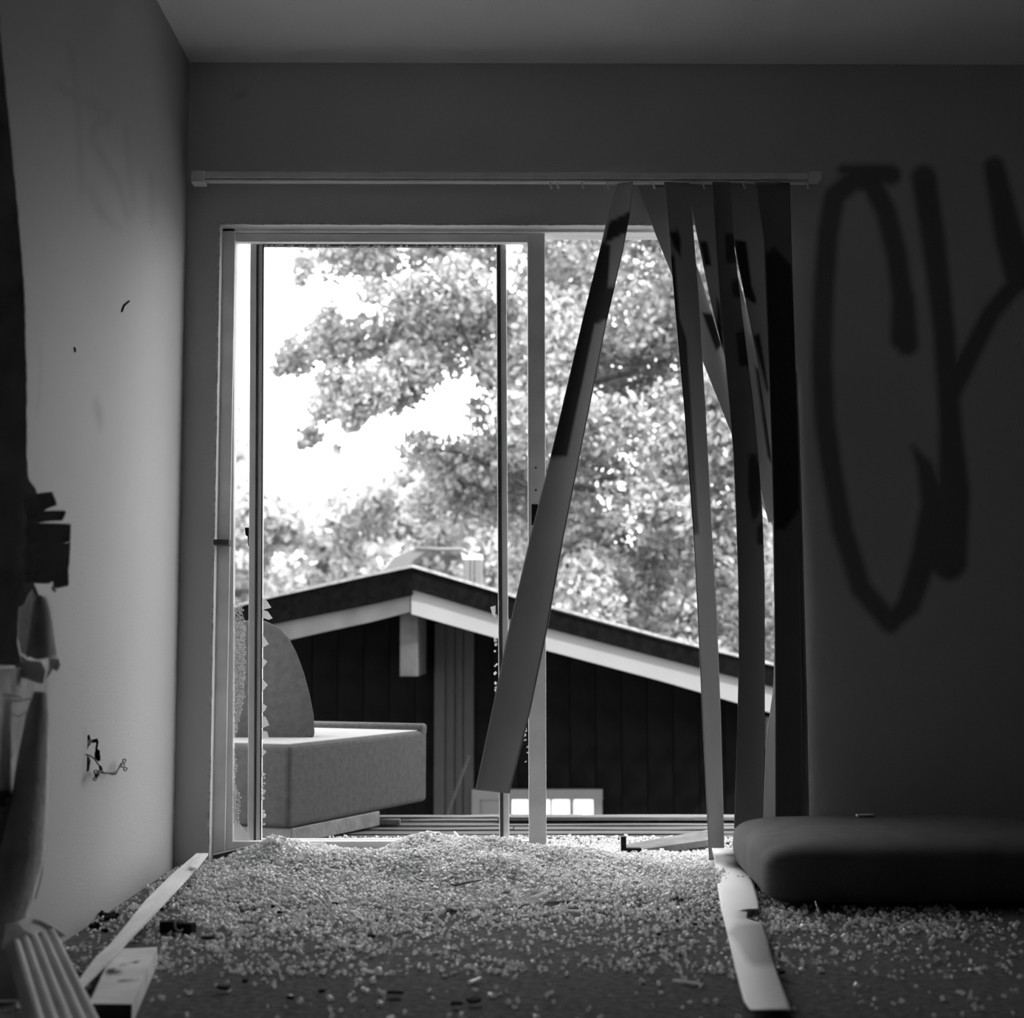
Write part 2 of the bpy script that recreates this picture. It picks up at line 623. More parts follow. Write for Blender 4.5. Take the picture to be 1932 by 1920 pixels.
# two-tone grooves on the stiles
for a, b, sl, yy, rt in ((484, 488, -5, Y3, rear), (938, 944, 6, Y3, rear), (495.5, 498, -5, Y3, rear)):
    q = [PY(a + sl, 1585, yy), PY(b + sl, 1585, yy), PY(b, 462, yy), PY(a, 462, yy)]
    f_ = Vector((0, -.0025, 0)); g_ = Vector((0, .001, 0))
    p = [q[0] + f_, q[1] + f_, q[1] + g_, q[0] + g_, q[3] + f_, q[2] + f_, q[2] + g_, q[3] + g_]
    MB().hexa(p).build('gasket', M['alu_dark'], rt)
MB().box(*pbox(497, 936, 457, 464, Y3 - .004, Y3 + .02)).build('top_gasket', M['alu_dark'], rear)
MB().box(*pbox(1003, 1015, 951, 990, Y2 - .003, Y2 + .002)).build('strike_plate', M['black'], front)
for yy_ in (882, 924):
    c = PY(1011, yy_, Y2)
    MB().tube([c + Vector((0, -.002, 0)), c + Vector((0, .002, 0))], .003, 10).build('screw_hole', M['black'], front)
a = PY(407, 1021, D)
MB().box(door_l - .003, door_l + .045, D - .004, D + .052, a.z - .011, a.z + .006).build('latch', M['alu_dark'], door, bevel=.002)
a = PY(462, 995, Y3)
lp = [(462, 995), (471, 995), (472, 1028), (468, 1030), (467, 1012), (463, 1009)]
MB().prism([PY(x, y, Y3 + .005) for x, y in lp], (0, .02, 0)).build('latch', M['black'], rear)
# the sill track
a = PY(1030, 1612, D + .05)
MB().box(door_l, door_r, D + .02, D + .03, 0.0, .022).box(door_l, door_r, D + .115, D + .125, 0, .02).box(door_l, door_r, D + .02, D + .125, 0, .006) \
    .build('sill_track', M['alu_dark'], door)

# broken glass left in the frames
rg = R


def shard_poly(name, pts, yy, parent, th=.004, mt='shard'):
    return MB().prism([PY(x, y, yy) for x, y in pts], (0, th, 0)).build(name, M[mt], parent)


# crazed sheet left in the gap: many little cells, one piece of stuff per patch
def crazed(edge, y0, y1, x0, yy, parent):
    m = MB()
    py_ = y0
    while py_ < y1:
        xr = np.interp(py_, [e_[1] for e_ in edge], [e_[0] for e_ in edge])
        x = x0
        h = 4.2
        while x < xr:
            w_ = R.uniform(3, 5)
            jx = lambda: R.uniform(-1.1, 1.1)
            q = [PY(x + jx(), py_ + jx(), yy), PY(x + w_ + jx() - .8, py_ + jx(), yy), PY(x + w_ + jx() - .8, py_ + h + jx() - .8, yy), PY(x + jx(), py_ + h + jx() - .8, yy)]
            tl = R.uniform(-.003, .003)
            q[1].y += tl; q[2].y += R.uniform(-.003, .003)
            m.prism(q, (0, .004, 0))
            x += w_
        py_ += h
    o_ = m.build('crazed_glass', M['shard'], parent)
    o_['kind'] = 'stuff'


crazed([(456, 1135), (459, 1165), (462, 1180), (462, 1230), (461, 1290), (457, 1330), (447, 1370), (442, 1392)], 1140, 1390, 441, Y2 + .012, front)
crazed([(443, 1430), (446, 1440), (443, 1460), (441, 1470), (445, 1478), (452, 1500), (450, 1535), (453, 1552)], 1410, 1552, 440, Y2 + .012, front)
shard_poly('glass_remnant', [(438, 1467), (443, 1475), (446, 1500), (443, 1545), (451, 1552), (470, 1575), (470, 1587), (438, 1587)], Y2 + .02, front)
jag = [((497, 1127), (504, 1134), (512, 1146), (498, 1150)), ((497, 1150), (505, 1153), (514, 1166), (507, 1169), (497, 1165)), ((496, 1195), (507, 1215), (496, 1222)),
       ((496, 1240), (504, 1248), (496, 1262)), ((496, 1280), (505, 1292), (496, 1305)), ((495, 1325), (503, 1332), (500, 1340), (495, 1345)),
       ((495, 1350), (501, 1352), (508, 1368), (495, 1374)), ((495, 1378), (504, 1380), (507, 1392), (495, 1394)), ((494, 1410), (503, 1418), (494, 1430)),
       ((494, 1455), (502, 1460), (494, 1467)), ((493, 1480), (498, 1483), (493, 1488)), ((493, 1498), (498, 1505), (493, 1513))]
for q in jag:
    shard_poly('glass_remnant', [(x - 2 if i in (0, len(q) - 1) else x, y) for i, (x, y) in enumerate(q)], Y3 + .010, rear)
for i in range(60):      # crumbs stuck in the gasket
    pass
m = MB()
for i in range(130):
    x = R.uniform(500, 934); y = R.uniform(457, 467)
    if R.random() < .25: x, y = R.choice([(R.uniform(990, 996), R.uniform(1330, 1480)), (R.uniform(933, 937), R.uniform(1150, 1320)), (R.uniform(496, 499), R.uniform(1400, 1585))])
    c = PY(x, y, Y3 - .006 if x < 990 else Y2 - .001)
    s = R.uniform(.002, .005)
    ax = Vector((R.gauss(0, 1), R.gauss(0, 1), R.gauss(0, 1))).normalized()
    ay = ax.orthogonal().normalized(); az = ax.cross(ay)
    m.hexa(rot_box(c, ax * s, ay * s, az * s * .6))
o = m.build('glass_crumbs_in_gasket', M['shard'], rear); o['kind'] = 'stuff'
shard_poly('glass_remnant', [(925, 1145), (935, 1142), (935, 1155), (929, 1160)], Y3 + .01, rear)

# ------------------------------------------------------------------ blind: headrail and vanes
YR = D - 0.055
hr = empty('blind_headrail', PY(950, 343, YR), 'long white headrail of the vertical blind above the sliding door', 'curtain rail')
a = pbox(384, 1527, 323, 338, YR - .02, YR + .03)
MB().box(*a).build('rail', M['rail'], hr, bevel=.003)
MB().box(*pbox(386, 1525, 340, 344, YR - .018, YR - .012)).box(*pbox(386, 1525, 338, 342, YR - .012, YR + .025)).build('rail_lip', M['rail'], hr)
MB().box(*pbox(360, 385, 321, 343, YR - .022, YR + .032)).build('end_cap', M['rail'], hr, bevel=.003)
MB().box(*pbox(1526, 1551, 322, 338, YR - .022, YR + .032)).build('end_cap', M['rail'], hr, bevel=.003)
for px in (1038, 1051, 1098, 1146, 1232, 1326, 1402, 1470, 1522):
    c = PY(px, 343, YR)
    t_ = [c + Vector((0, 0, .005)), c + Vector((0, 0, -.008)), c + Vector((.003, 0, -.014)), c + Vector((.005, 0, -.022))]
    MB().tube(t_, .0035, 6).build('vane_clip', M['rail'], hr, smooth=True)


def vane(rows, ydep, label, paint=None, tw=0.0, mt='vane', curve=.006, group=None):
    """rows: (py, left px, right px); ydep: depth at top and bottom; tw: extra depth of the right edge"""
    ys = [r[0] for r in rows]
    y0, y1 = ys[0], ys[-1]
    nr, nc = 170, 20
    Vv, Ff = [], []
    for i in range(nr + 1):
        py_ = y0 + (y1 - y0) * i / nr
        l = np.interp(py_, ys, [r[1] for r in rows]); r_ = np.interp(py_, ys, [r[2] for r in rows])
        # smooth the kinks a little
        yd = np.interp(py_, np.linspace(y0, y1, len(ydep)), ydep)
        for j in range(nc + 1):
            s = j / nc
            d_ = yd + (s - .5) * tw + curve * (1 - (2 * s - 1) ** 2)
            end = (py_ if i < nr or len(rows[-1]) < 4 else py_ + (s - .5) * rows[-1][3])
            Vv.append(tuple(PY(l + (r_ - l) * s, end, d_)))
    for i in range(nr):
        for j in range(nc):
            a_ = i * (nc + 1) + j
            Ff.append((a_, a_ + 1, a_ + nc + 2, a_ + nc + 1))
    at = np.zeros(len(Vv))
    if paint:
        at = poly_mask(proj(Vv), paint, 5)
    o_ = link('blind_vane', Vv, Ff, M[mt], smooth=True, solid=.0012, attr=at)
    return tag(o_, label, 'blind slat', group)


vane([(343, 1166, 1194), (405, 1147, 1188), (470, 1132, 1176), (600, 1100, 1146), (860, 1039, 1094), (1010, 1001, 1064), (1180, 961, 1034), (1340, 928, 1001), (1493, 896, 962, 8)],
     [D - .06, D - .15, D - .27, D - .42], 'grey blind slat swinging out to the left, wide black paint down its upper half',
     paint=[[(1150, 418), (1190, 398), (1183, 438), (1140, 460)], [(1140, 455), (1152, 462), (1147, 540), (1165, 540), (1152, 600), (1122, 612), (1070, 862), (1030, 864), (1090, 560), (1120, 470)]], tw=-.05)
vane([(350, 1204, 1253), (440, 1236, 1290), (520, 1268, 1322), (655, 1315, 1362), (808, 1376, 1420), (950, 1437, 1452), (992, 1458, 1461)],
     [D - .03, D + .0, D + .03], 'thin pale slat slanting down right behind the others, one short black paint patch',
     paint=[[(1325, 590), (1347, 592), (1363, 650), (1351, 662)]], tw=.01, curve=.002)
vane([(343, 1298, 1345), (435, 1313, 1368), (560, 1339, 1403), (590, 1346, 1412), (655, 1362, 1431), (800, 1405, 1455), (985, 1450, 1461)],
     [D - .035, D - .01, D + .0], 'slanting blind slat partly hidden between the two front slats',
     paint=[[(1320, 455), (1334, 455), (1342, 500), (1330, 502)], [(1352, 560), (1358, 575), (1366, 655), (1352, 640)], [(1424, 690), (1434, 700), (1458, 880), (1448, 860)]], tw=.01, curve=.003)
vane([(343, 1370, 1432), (390, 1376, 1438), (445, 1382, 1446), (590, 1411, 1454), (660, 1425, 1457), (800, 1448, 1462), (870, 1457, 1463)],
     [D - .045, D - .03, D - .02], 'slanting blind slat with long black paint stroke, directly left of the widest slat',
     paint=[[(1386, 452), (1408, 456), (1418, 540), (1427, 566), (1424, 574), (1405, 560), (1392, 510)], [(1422, 634), (1433, 628), (1450, 735), (1447, 740)]], tw=.01, curve=.003)
vane([(343, 1253, 1300), (420, 1261, 1307), (560, 1272, 1318), (770, 1291, 1331), (1000, 1308, 1343), (1150, 1316, 1352), (1350, 1325, 1360), (1621, 1338, 1367, -4)],
     [D - .075, D - .07, D - .05, D - .03], 'narrow front slat hanging straight down to the floor track, thin black stripe on left edge',
     paint=[[(1264, 440), (1278, 432), (1284, 450), (1284, 485), (1270, 465)], [(1255, 480), (1272, 480), (1282, 600), (1295, 640), (1318, 1005), (1305, 1008), (1285, 760), (1268, 560)]], tw=.06)
vane([(343, 1344, 1377), (450, 1350, 1384), (600, 1361, 1401), (750, 1375, 1420), (860, 1384, 1431), (980, 1389, 1439), (1100, 1393, 1443), (1240, 1394, 1443), (1380, 1391, 1443), (1562, 1385, 1440)],
     [D - .10, D - .11, D - .09, D - .075], 'curved slat with several black paint smudges, just left of the widest slat', mt='vane_dark',
     paint=[[(1368, 440), (1392, 440), (1394, 500), (1370, 495)], [(1380, 530), (1400, 525), (1403, 565), (1382, 558)], [(1388, 625), (1412, 620), (1414, 690), (1394, 690)],
            [(1412, 860), (1425, 852), (1437, 900), (1432, 970), (1420, 985), (1411, 930)], [(1428, 990), (1441, 985), (1441, 1028), (1428, 1028)]], tw=.02)
vane([(985, 1458, 1466), (1200, 1462, 1470), (1300, 1459, 1470), (1400, 1445, 1468), (1562, 1440, 1468)], [D + .0, D + .0], 'slim dark slat edge behind, between the curved slat and widest slat', tw=.03)
vane([(343, 1425, 1490), (450, 1441, 1493), (700, 1451, 1501), (1000, 1460, 1511), (1300, 1463, 1517), (1562, 1463, 1518)],
     [D - .085, D - .09, D - .07], 'widest dark slat at the right end of the blind, upper half painted black', mt='vane_dark',
     paint=[[(1444, 480), (1460, 465), (1492, 500), (1500, 640), (1508, 960), (1480, 1000), (1462, 1000), (1455, 800)]], tw=.05)
vane([(700, 1494, 1504), (960, 1505, 1513), (1300, 1512, 1522), (1562, 1512, 1527)], [D - .05, D - .05], 'narrow slat edge showing just right of the widest slat', tw=.03)

# slat on the floor
Vv, Ff = [], []
rows = [(1600, 1343, 1395), (1622, 1348, 1410), (1660, 1352, 1421), (1700, 1358, 1431), (1716, 1360, 1433), (1717, 1361, 1412), (1733, 1365, 1409), (1738, 1366, 1424), (1741, 1367, 1440),
        (1800, 1381, 1456), (1850, 1393, 1472), (1890, 1404, 1487), (1905, 1416, 1492)]
at = []
nr, nc = 150, 14
lk = [r[0] for r in rows]
for i in range(nr + 1):
    py_ = 1600 + 305 * i / nr
    l = np.interp(py_, lk, [r[1] for r in rows]); r_ = np.interp(py_, lk, [r[2] for r in rows])
    hz = .018 + .055 * math.exp(-((py_ - 1600) / 28) ** 2) + .012 * max(0, (py_ - 1850) / 55) ** 2
    for j in range(nc + 1):
        s = j / nc
        cup = .007 * (1 - (2 * s - 1) ** 2)
        Vv.append(tuple(PZ(l + (r_ - l) * s, py_, hz + cup)))
for i in range(nr):
    for j in range(nc):
        a_ = i * (nc + 1) + j
        Ff.append((a_, a_ + nc + 1, a_ + nc + 2, a_ + 1))
at = poly_mask(proj(Vv), [[(1372, 1760), (1390, 1742), (1445, 1738), (1466, 1810), (1462, 1820), (1425, 1822), (1408, 1812), (1392, 1780)]], 14)
o = link('blind_vane', Vv, Ff, M['vane_floor'], smooth=True, solid=.0015, attr=at)
tag(o, 'white blind slat lying on the floor among glass, notched edge and grey stain', 'blind slat')

# ------------------------------------------------------------------ balcony deck
deck = empty('deck', (0, 5.6, -.03), kind='structure')
yb = D + T
rows_ = []
k = 0
while yb < 6.30:
    wd = 0.142
    nseg = 1 if k % 3 else 2
    cuts = [XL - .9, 2.9] if nseg == 1 else [XL - .9, R.uniform(-.2, .5), 2.9]
    for c0, c1 in zip(cuts[:-1], cuts[1:]):
        zt = R.uniform(-.003, .003); tl = R.uniform(.004, .011)
        nn = 14
        Vb, Fb = [], []
        for i in range(nn + 1):
            x = c0 + .002 + (c1 - c0 - .004) * i / nn
            y0 = yb + .004 + R.uniform(0, .004); y1 = yb + wd - R.uniform(.003, .010)
            dz = R.uniform(-.0015, .0015)
            Vb += [(x, y0, -.035), (x, y1, -.035), (x, y1, zt - tl * .5 + dz), (x, y0, zt + tl * .5 + dz)]
        for i in range(nn):
            a_ = i * 4
            for p, q in ((0, 1), (1, 2), (2, 3), (3, 0)):
                Fb.append((a_ + p, a_ + 4 + p, a_ + 4 + q, a_ + q))
        Fb += [(0, 1, 2, 3), (nn * 4 + 3, nn * 4 + 2, nn * 4 + 1, nn * 4)]
        link('board', Vb, Fb, M['deck'], deck)
    yb += wd
    k += 1
MB().box(XL - .9, 2.9, D + T, 6.32, -.20, -.037).build('joists', M['bark'], deck)
# raised loose boards at the outer edge
o = MB().hexa(rot_box(PZ(1260, 1545, .014) + Vector((.2, .05, 0)), (.85, .0, 0), (0, .04, 0), (0, 0, .006))).build('loose_board', M['deck'])
tag(o, 'weathered board lying along the far edge of the deck on the right', 'board')
o = MB().hexa(rot_box(PZ(700, 1549, .014) + Vector((-.25, 0, 0)), (.36, .0, 0), (0, .03, 0), (0, 0, .008))).build('loose_board', M['deck'])
tag(o, 'short weathered board on the deck behind the armless lounge chair', 'board')

# leaning pale board at the right of the sill
a = PY(1176, 1606, D + .16); b = PY(1345, 1578, D + .50)
p0, p1, p2, p3 = PY(1176, 1606, D + .16), PY(1350, 1582, D + .42), PY(1350, 1562, D + .68), PY(1182, 1592, D + .40)
up = Vector((0, 0, .022))
o = MB().hexa([p0 - up, p1 - up, p2 - up, p3 - up, p0, p1, p2, p3])
lb = empty('fallen_rail', (p0 + p2) / 2 - up, 'pale metal rail fallen across the door sill behind the hanging slats', 'rail')
o.build('rail', M['plinth'], lb, bevel=.002)
q = PY(1176, 1598, D + .15)
MB().box(q.x - .008, q.x + .055, q.y - .02, q.y + .01, q.z - .03, q.z + .0).box(q.x - .008, q.x + .008, q.y - .02, q.y + .01, q.z, q.z + .035).build('end_bracket', M['black'], lb, bevel=.002)

# loose track strip at lower left of the opening
p0, p1 = PY(402, 1612, D - .09), PY(525, 1584, D - .06)
ax = (p1 - p0)
up = Vector((0, 0, .014))
ts = empty('loose_track', PY(402, 1616, D - .09), 'dark aluminium track strip tilted up on the glass pile below the left door frame', 'track')
MB().hexa([p0 - up * 2.4, p1 - up * 2.2, p1 - up * 2.2 + Vector((0, .05, 0)), p0 - up * 2.4 + Vector((0, .05, 0)), p0, p1, p1 + Vector((0, .05, 0)), p0 + Vector((0, .05, 0))]).build('channel', M['alu_dark'], ts)
for dz in (0, -.022):
    MB().tube([p0 + Vector((0, -.002, dz)), p1 + Vector((0, -.002, dz))], .0022, 6).build('bright_edge', M['alu_light'], ts)

# ------------------------------------------------------------------ glass mound
def hmound(x, y):
    x = np.asarray(x); y = np.asarray(y)
    kx = np.array([-1.1, -.96, -.90, -.82, -.74, -.66, -.50, -.38, -.22, -.05, .10, .25, .42, .60, .75, 1.2])
    kh = np.array([.0, .0, .010, .026, .055, .095, .068, .050, .092, .088, .062, .046, .030, .015, .006, .0])
    h0 = np.interp(x, kx, kh)
    g = np.where(y < D - .12, np.exp(-((D - .12 - y) / .42) ** 2), np.exp(-((y - D + .12) / .30) ** 2))
    hh = h0 * g
    hh = hh * (1 + .22 * np.sin(x * 9 + y * 4) * np.cos(y * 11 - x * 3) + .12 * np.sin(x * 23 + 1.3) * np.sin(y * 19))
    return np.maximum(hh, 0)


def dens(x, y):
    yb_ = 4.02 + .13 * np.sin(x * 2.6 + .5) + .06 * np.sin(x * 8 + 1) + .04 * np.sin(x * 21) + .30 * np.clip((x - .35) / .5, 0, 1) + .75 * np.clip((-.74 - x) / .22, 0, 1)
    yb_ = yb_ + .07 * np.sin(x * 37 + y * 21) + .05 * np.sin(x * 61 - y * 33)
    t = (y - yb_) / .30
    full = 1 / (1 + np.exp(-t * 4.2))
    sparse = .13 * np.exp(-(np.maximum(yb_ - y, 0) / .75)) + .018
    clump = .5 + .5 * np.sin(x * 13 + np.sin(y * 9) * 2) * np.sin(y * 17 + np.sin(x * 7) * 2)
    d_ = np.clip(full, 0, 1) + sparse * (.25 + 1.5 * clump ** 2)
    d_ = np.where(y > D + .15, d_ * np.exp(-((y - D - .15) / .35) ** 1) * .8, d_)
    d_ = np.where(x > .75, d_ * .6, d_)
    return d_


gx = np.linspace(XL + .01, 1.15, 180); gy = np.linspace(3.3, D + .6, 120)
GX, GY = np.meshgrid(gx, gy, indexing='ij')
H = hmound(GX, GY) - .012
Vv = np.stack([GX, GY, H], -1).reshape(-1, 3)
Ff = []
ny = len(gy)
hm = H > -.004
for i in range(len(gx) - 1):
    for j in range(ny - 1):
        if hm[i:i + 2, j:j + 2].all():
            a_ = i * ny + j
            Ff.append((a_, a_ + ny, a_ + ny + 1, a_ + 1))
used = sorted({i for f in Ff for i in f}); mp_ = {u: i for i, u in enumerate(used)}
Vv = [Vv[u] for u in used]; Ff = [tuple(mp_[i] for i in f) for f in Ff]
M['mound'] = mat('crushed_glass_bed', 0.7, 0.5, 0.5, 0.3, 120, 1.0, 220)
pile = empty('glass_pile', (0, 4.5, 0), 'heap of shattered safety glass spread over the floor in front of the door', 'broken glass')
pile['kind'] = 'stuff'


def crumbs(name, X, Y, Z, S, mt, parent, flat=.6, elong=None):
    n = len(X)
    base = np.array([(-1, -1, -1), (1, -1, -1), (1, 1, -1), (-1, 1, -1), (-1, -1, 1), (1, -1, 1), (1, 1, 1), (-1, 1, 1)], float)
    B = np.repeat(base[None], n, 0)
    B = B * (1 + NR.uniform(-.45, .45, B.shape))
    B[:, :, 2] *= flat
    if elong is not None:
        B[:, :, 0] *= elong[:, None]
    B *= S[:, None, None]
    # random rotation: yaw then tilt
    q = NR.normal(size=(n, 4)); q[:, 1:3] *= .55
    q[:, 0] *= 1.0
    q /= np.linalg.norm(q, axis=1)[:, None]
    w_, x_, y_, z_ = q.T
    Rm = np.stack([1 - 2 * (y_ * y_ + z_ * z_), 2 * (x_ * y_ - z_ * w_), 2 * (x_ * z_ + y_ * w_),
                   2 * (x_ * y_ + z_ * w_), 1 - 2 * (x_ * x_ + z_ * z_), 2 * (y_ * z_ - x_ * w_),
                   2 * (x_ * z_ - y_ * w_), 2 * (y_ * z_ + x_ * w_), 1 - 2 * (x_ * x_ + y_ * y_)], -1).reshape(n, 3, 3)
    B = np.einsum('nij,nkj->nki', Rm, B)
    zmin = B[:, :, 2].min(1)
    B[:, :, 0] += X[:, None]; B[:, :, 1] += Y[:, None]; B[:, :, 2] += (Z - zmin)[:, None]
    fb = np.array(BF)
    FB = (fb[None] + (np.arange(n) * 8)[:, None, None]).reshape(-1, 4)
    me = bpy.data.meshes.new(name)
    me.vertices.add(n * 8); me.vertices.foreach_set('co', B.reshape(-1).astype(np.float32))
    me.loops.add(len(FB) * 4); me.loops.foreach_set('vertex_index', FB.reshape(-1).astype(np.int32))
    me.polygons.add(len(FB)); me.polygons.foreach_set('loop_start', (np.arange(len(FB)) * 4).astype(np.int32))
    me.update(calc_edges=True)
    me.materials.append(mt)
    o_ = bpy.data.objects.new(name, me)
    col.objects.link(o_)
    if parent:
        o_.parent = parent
        o_.location = -parent.location
    return o_


o = link('glass_bed', Vv, Ff, M['mound'], pile, smooth=True); o['kind'] = 'stuff'


def sample(nc, x0, x1, y0, y1, f):
    X = NR.uniform(x0, x1, nc); Yv = NR.uniform(y0, y1, nc)
    k = NR.uniform(0, 1, nc) < f(X, Yv)
    return X[k], Yv[k]


X, Yv = sample(170000, XL + .01, 1.15, 3.2, D + .75, lambda x, y: dens(x, y))
lift = NR.uniform(0, .008, len(X)) * (hmound(X, Yv) > .006)
S = NR.uniform(.0019, .0044, len(X)) * np.where(NR.uniform(0, 1, len(X)) < .05, 1.5, 1)
o = crumbs('glass_crumbs', X, Yv, hmound(X, Yv) + lift - .001, S, M['crumb'], pile); o['kind'] = 'stuff'
print('crumbs', len(X))
X2, Y2_ = sample(42000, XL + .03, 2.1, 2.7, 4.1, lambda x, y: .032 * (.3 + 1.4 * (.5 + .5 * np.sin(x * 11 + 2 * np.sin(y * 7)) * np.sin(y * 15 + 2 * np.sin(x * 5))) ** 2) +
                 .30 * np.exp(-((x - .98) / .22) ** 2 - ((y - 3.78) / .16) ** 2))
S2 = NR.uniform(.0020, .0050, len(X2))
o = crumbs('glass_crumbs', X2, Y2_, np.zeros(len(X2)), S2, M['crumb'], pile); o['kind'] = 'stuff'
print('crumbs2', len(X2))

# long glass splinters, each one a thing
ORD = ['leftmost', 'second', 'third', 'fourth', 'fifth', 'sixth', 'seventh', 'eighth', 'ninth', 'tenth', 'eleventh', 'twelfth', 'thirteenth', 'fourteenth']


def nth(i, n):
    return 'leftmost' if i == 0 else ('rightmost' if i == n - 1 else ORD[i] + ' from the left')


for row, n_, x0, x1, y0, y1 in (('across the back of the heap', 9, 450, 1240, 1612, 1640), ('across the middle of the heap', 10, 420, 1300, 1655, 1685),
                                ('along the front edge of the heap', 9, 520, 1330, 1705, 1745), ('on the bare carpet at the bottom', 7, 480, 1330, 1810, 1880)):
    for i in range(n_):
        st_ = (x1 - x0) / n_
        px, py = x0 + st_ * (i + R.uniform(.15, .85)), R.uniform(y0, y1)
        g = PZ(px, py, 0)
        z = float(hmound(g.x, g.y))
        if z > .01:
            g = PZ(px, py, z); z = float(hmound(g.x, g.y))
        L_ = R.uniform(.012, .032); an = R.uniform(0, math.pi); ti = R.uniform(-.1, .5) if z > .01 else .03
        ax = Vector((math.cos(an) * math.cos(ti), math.sin(an) * math.cos(ti), math.sin(ti)))
        sd = Vector((-math.sin(an), math.cos(an), 0)); nn_ = ax.cross(sd)
        c = Vector((g.x, g.y, z + .006 + L_ * max(0, math.sin(ti)) * .7))
        o = MB().hexa(rot_box(c, ax * L_, sd * .0028, nn_ * .002)).build('glass_splinter', M['crumb'])
        tag(o, nth(i, n_) + ' of the long glass splinters ' + row, 'glass splinter', 'long glass splinters in the broken glass')

# dark chips and twigs
chips = [(745, 1882, 34, 9, 'largest dark bark chip at the bottom centre of the floor'), (895, 1897, 30, 8, 'broad dark chip at the bottom, right of the largest bark chip'),
         (862, 1903, 22, 7, 'dark chip at the very bottom, between two larger dark chips'), (420, 1874, 30, 9, 'dark curled chip on the carpet right of the timber offcut'),
         (608, 1880, 14, 8, 'small black lump on the carpet left of the largest bark chip'), (548, 1892, 16, 6, 'small flat black flake beside a bright glass crumb at bottom left'),
         (702, 1774, 18, 5, 'flat black flake just below the front edge of the glass heap'), (515, 1719, 9, 8, 'upper of two tiny black specks at the left front of the heap'),
         (528, 1729, 11, 6, 'lower of two tiny black specks at the left front of the heap'), (462, 1859, 14, 4, 'thin black flake above the curled chip near the timber offcut'),
         (392, 1778, 26, 7, 'curved black sliver right of the broken fitting'), (1470, 1845, 30, 12, 'dark chip tucked against the right edge of the fallen slat'),
         (1278, 1745, 7, 6, 'upper left of four black specks left of the fallen slat'), (1312, 1752, 8, 6, 'black speck closest to the fallen slat, on its left'),
         (1242, 1771, 8, 6, 'leftmost of four black specks left of the fallen slat'), (1284, 1812, 6, 8, 'lowest of four black specks left of the fallen slat'),
         (632, 1712, 12, 4, 'thin black flake in the centre left of the glass heap')]
for px, py, w_, h_, lab in chips:
    g = PZ(px, py, 0); z = float(hmound(g.x, g.y)); g = PZ(px, py, z)
    s = w_ / F * g.y
    n_ = 7
    an0 = R.uniform(-.4, .4)
    pts = []
    for i in range(n_):
        a_ = 2 * math.pi * i / n_
        r_ = R.uniform(.7, 1.1)
        x, y = math.cos(a_) * s * .5 * r_, math.sin(a_) * s * .38 * r_
        pts.append((g.x + x * math.cos(an0) - y * math.sin(an0), g.y + x * math.sin(an0) + y * math.cos(an0), z + .006 + R.uniform(0, .5) * h_ / F * g.y))
    o = MB().prism(pts, (0, 0, .005)).build('bark_chip', M['debris'])
    tag(o, lab, 'debris', 'small dark scraps on the floor')
twigs = [[(484, 1632), (496, 1625), (508, 1614)], [(557, 1636), (561, 1642)], [(850, 1668), (862, 1671), (880, 1665), (908, 1660)], [(784, 1656), (790, 1660), (797, 1662)],
         [(733, 1675), (744, 1676)], [(946, 1684), (962, 1684)], [(978, 1714), (988, 1708)], [(1180, 1614), (1190, 1622), (1195, 1630)]]
TWL = ['long bent dark twig at the upper left of the glass heap', 'short dark twig right of the bent twig on the glass heap', 'longest dark twig, crooked, in the middle of the glass heap',
       'short forked dark twig left of the longest crooked twig', 'tiny dark twig lower left of the forked twig', 'short flat twig just below the longest crooked twig',
       'small slanted dark twig at the lower middle of the heap', 'dark twig poking down from the sill track at right']
for tl_, tw_ in zip(TWL, twigs):
    pts = []
    for px, py in tw_:
        g = PZ(px, py, 0)
        for _ in range(3):
            g = PZ(px, py, float(hmound(g.x, g.y)) + .009)
        pts.append(g)
    o = MB().tube(pts, .0016, 5).build('twig', M['debris'])
    tag(o, tl_, 'twig', 'dark twigs on the glass heap')

# debris along the left wall
for (px, py, w_, h_, lab) in ((205, 1735, 40, 20, 'black lump of debris at the foot of the left wall, right of the torn paper'), (180, 1752, 34, 14, 'low black debris heap against the left wall base'),
                              (197, 1758, 16, 8, 'small round black scrap near the left wall base'), (255, 1762, 18, 12, 'small black scrap touching the near half of the pale lath'),
                              (303, 1717, 16, 9, 'small black scrap right of the middle of the pale lath')):
    g = PZ(px, py, 0)
    s = w_ / F * g.y; hh = h_ / F * g.y
    m = MB()
    for q in range(5):
        c = g + Vector((R.uniform(-.35, .35) * s, R.uniform(-.3, .3) * s, hh * .35))
        ax = Vector((R.uniform(-1, 1), R.uniform(-1, 1), R.uniform(-.4, .6))).normalized(); ay = ax.orthogonal().normalized(); az = ax.cross(ay)
        m.hexa(rot_box(c, ax * s * .26, ay * s * .12, az * s * .07))
    o = m.build('debris_lump', M['debris']); tag(o, lab, 'debris')
g = PZ(336, 1760, 0)
gd = empty('broken_fitting', g, 'black broken plastic fitting with a white ring, right of the lath', 'fitting')
MB().hexa(rot_box(g + Vector((-.02, 0, .016)), (.022, .006, 0), (-.004, .014, 0), (0, .002, .012))).build('body', M['debris'], gd, bevel=.002)
MB().hexa(rot_box(g + Vector((.022, -.012, .014)), (.018, -.008, 0), (.004, .012, 0), (0, 0, .012))).build('clip', M['debris'], gd, bevel=.002)
rr = [g + Vector((.008 + .011 * math.cos(t), -.022, .022 + .013 * math.sin(t))) for t in np.linspace(0.5, 5.6, 16)]
MB().tube(rr, .003, 6).build('ring', M['edge'], gd, smooth=True)

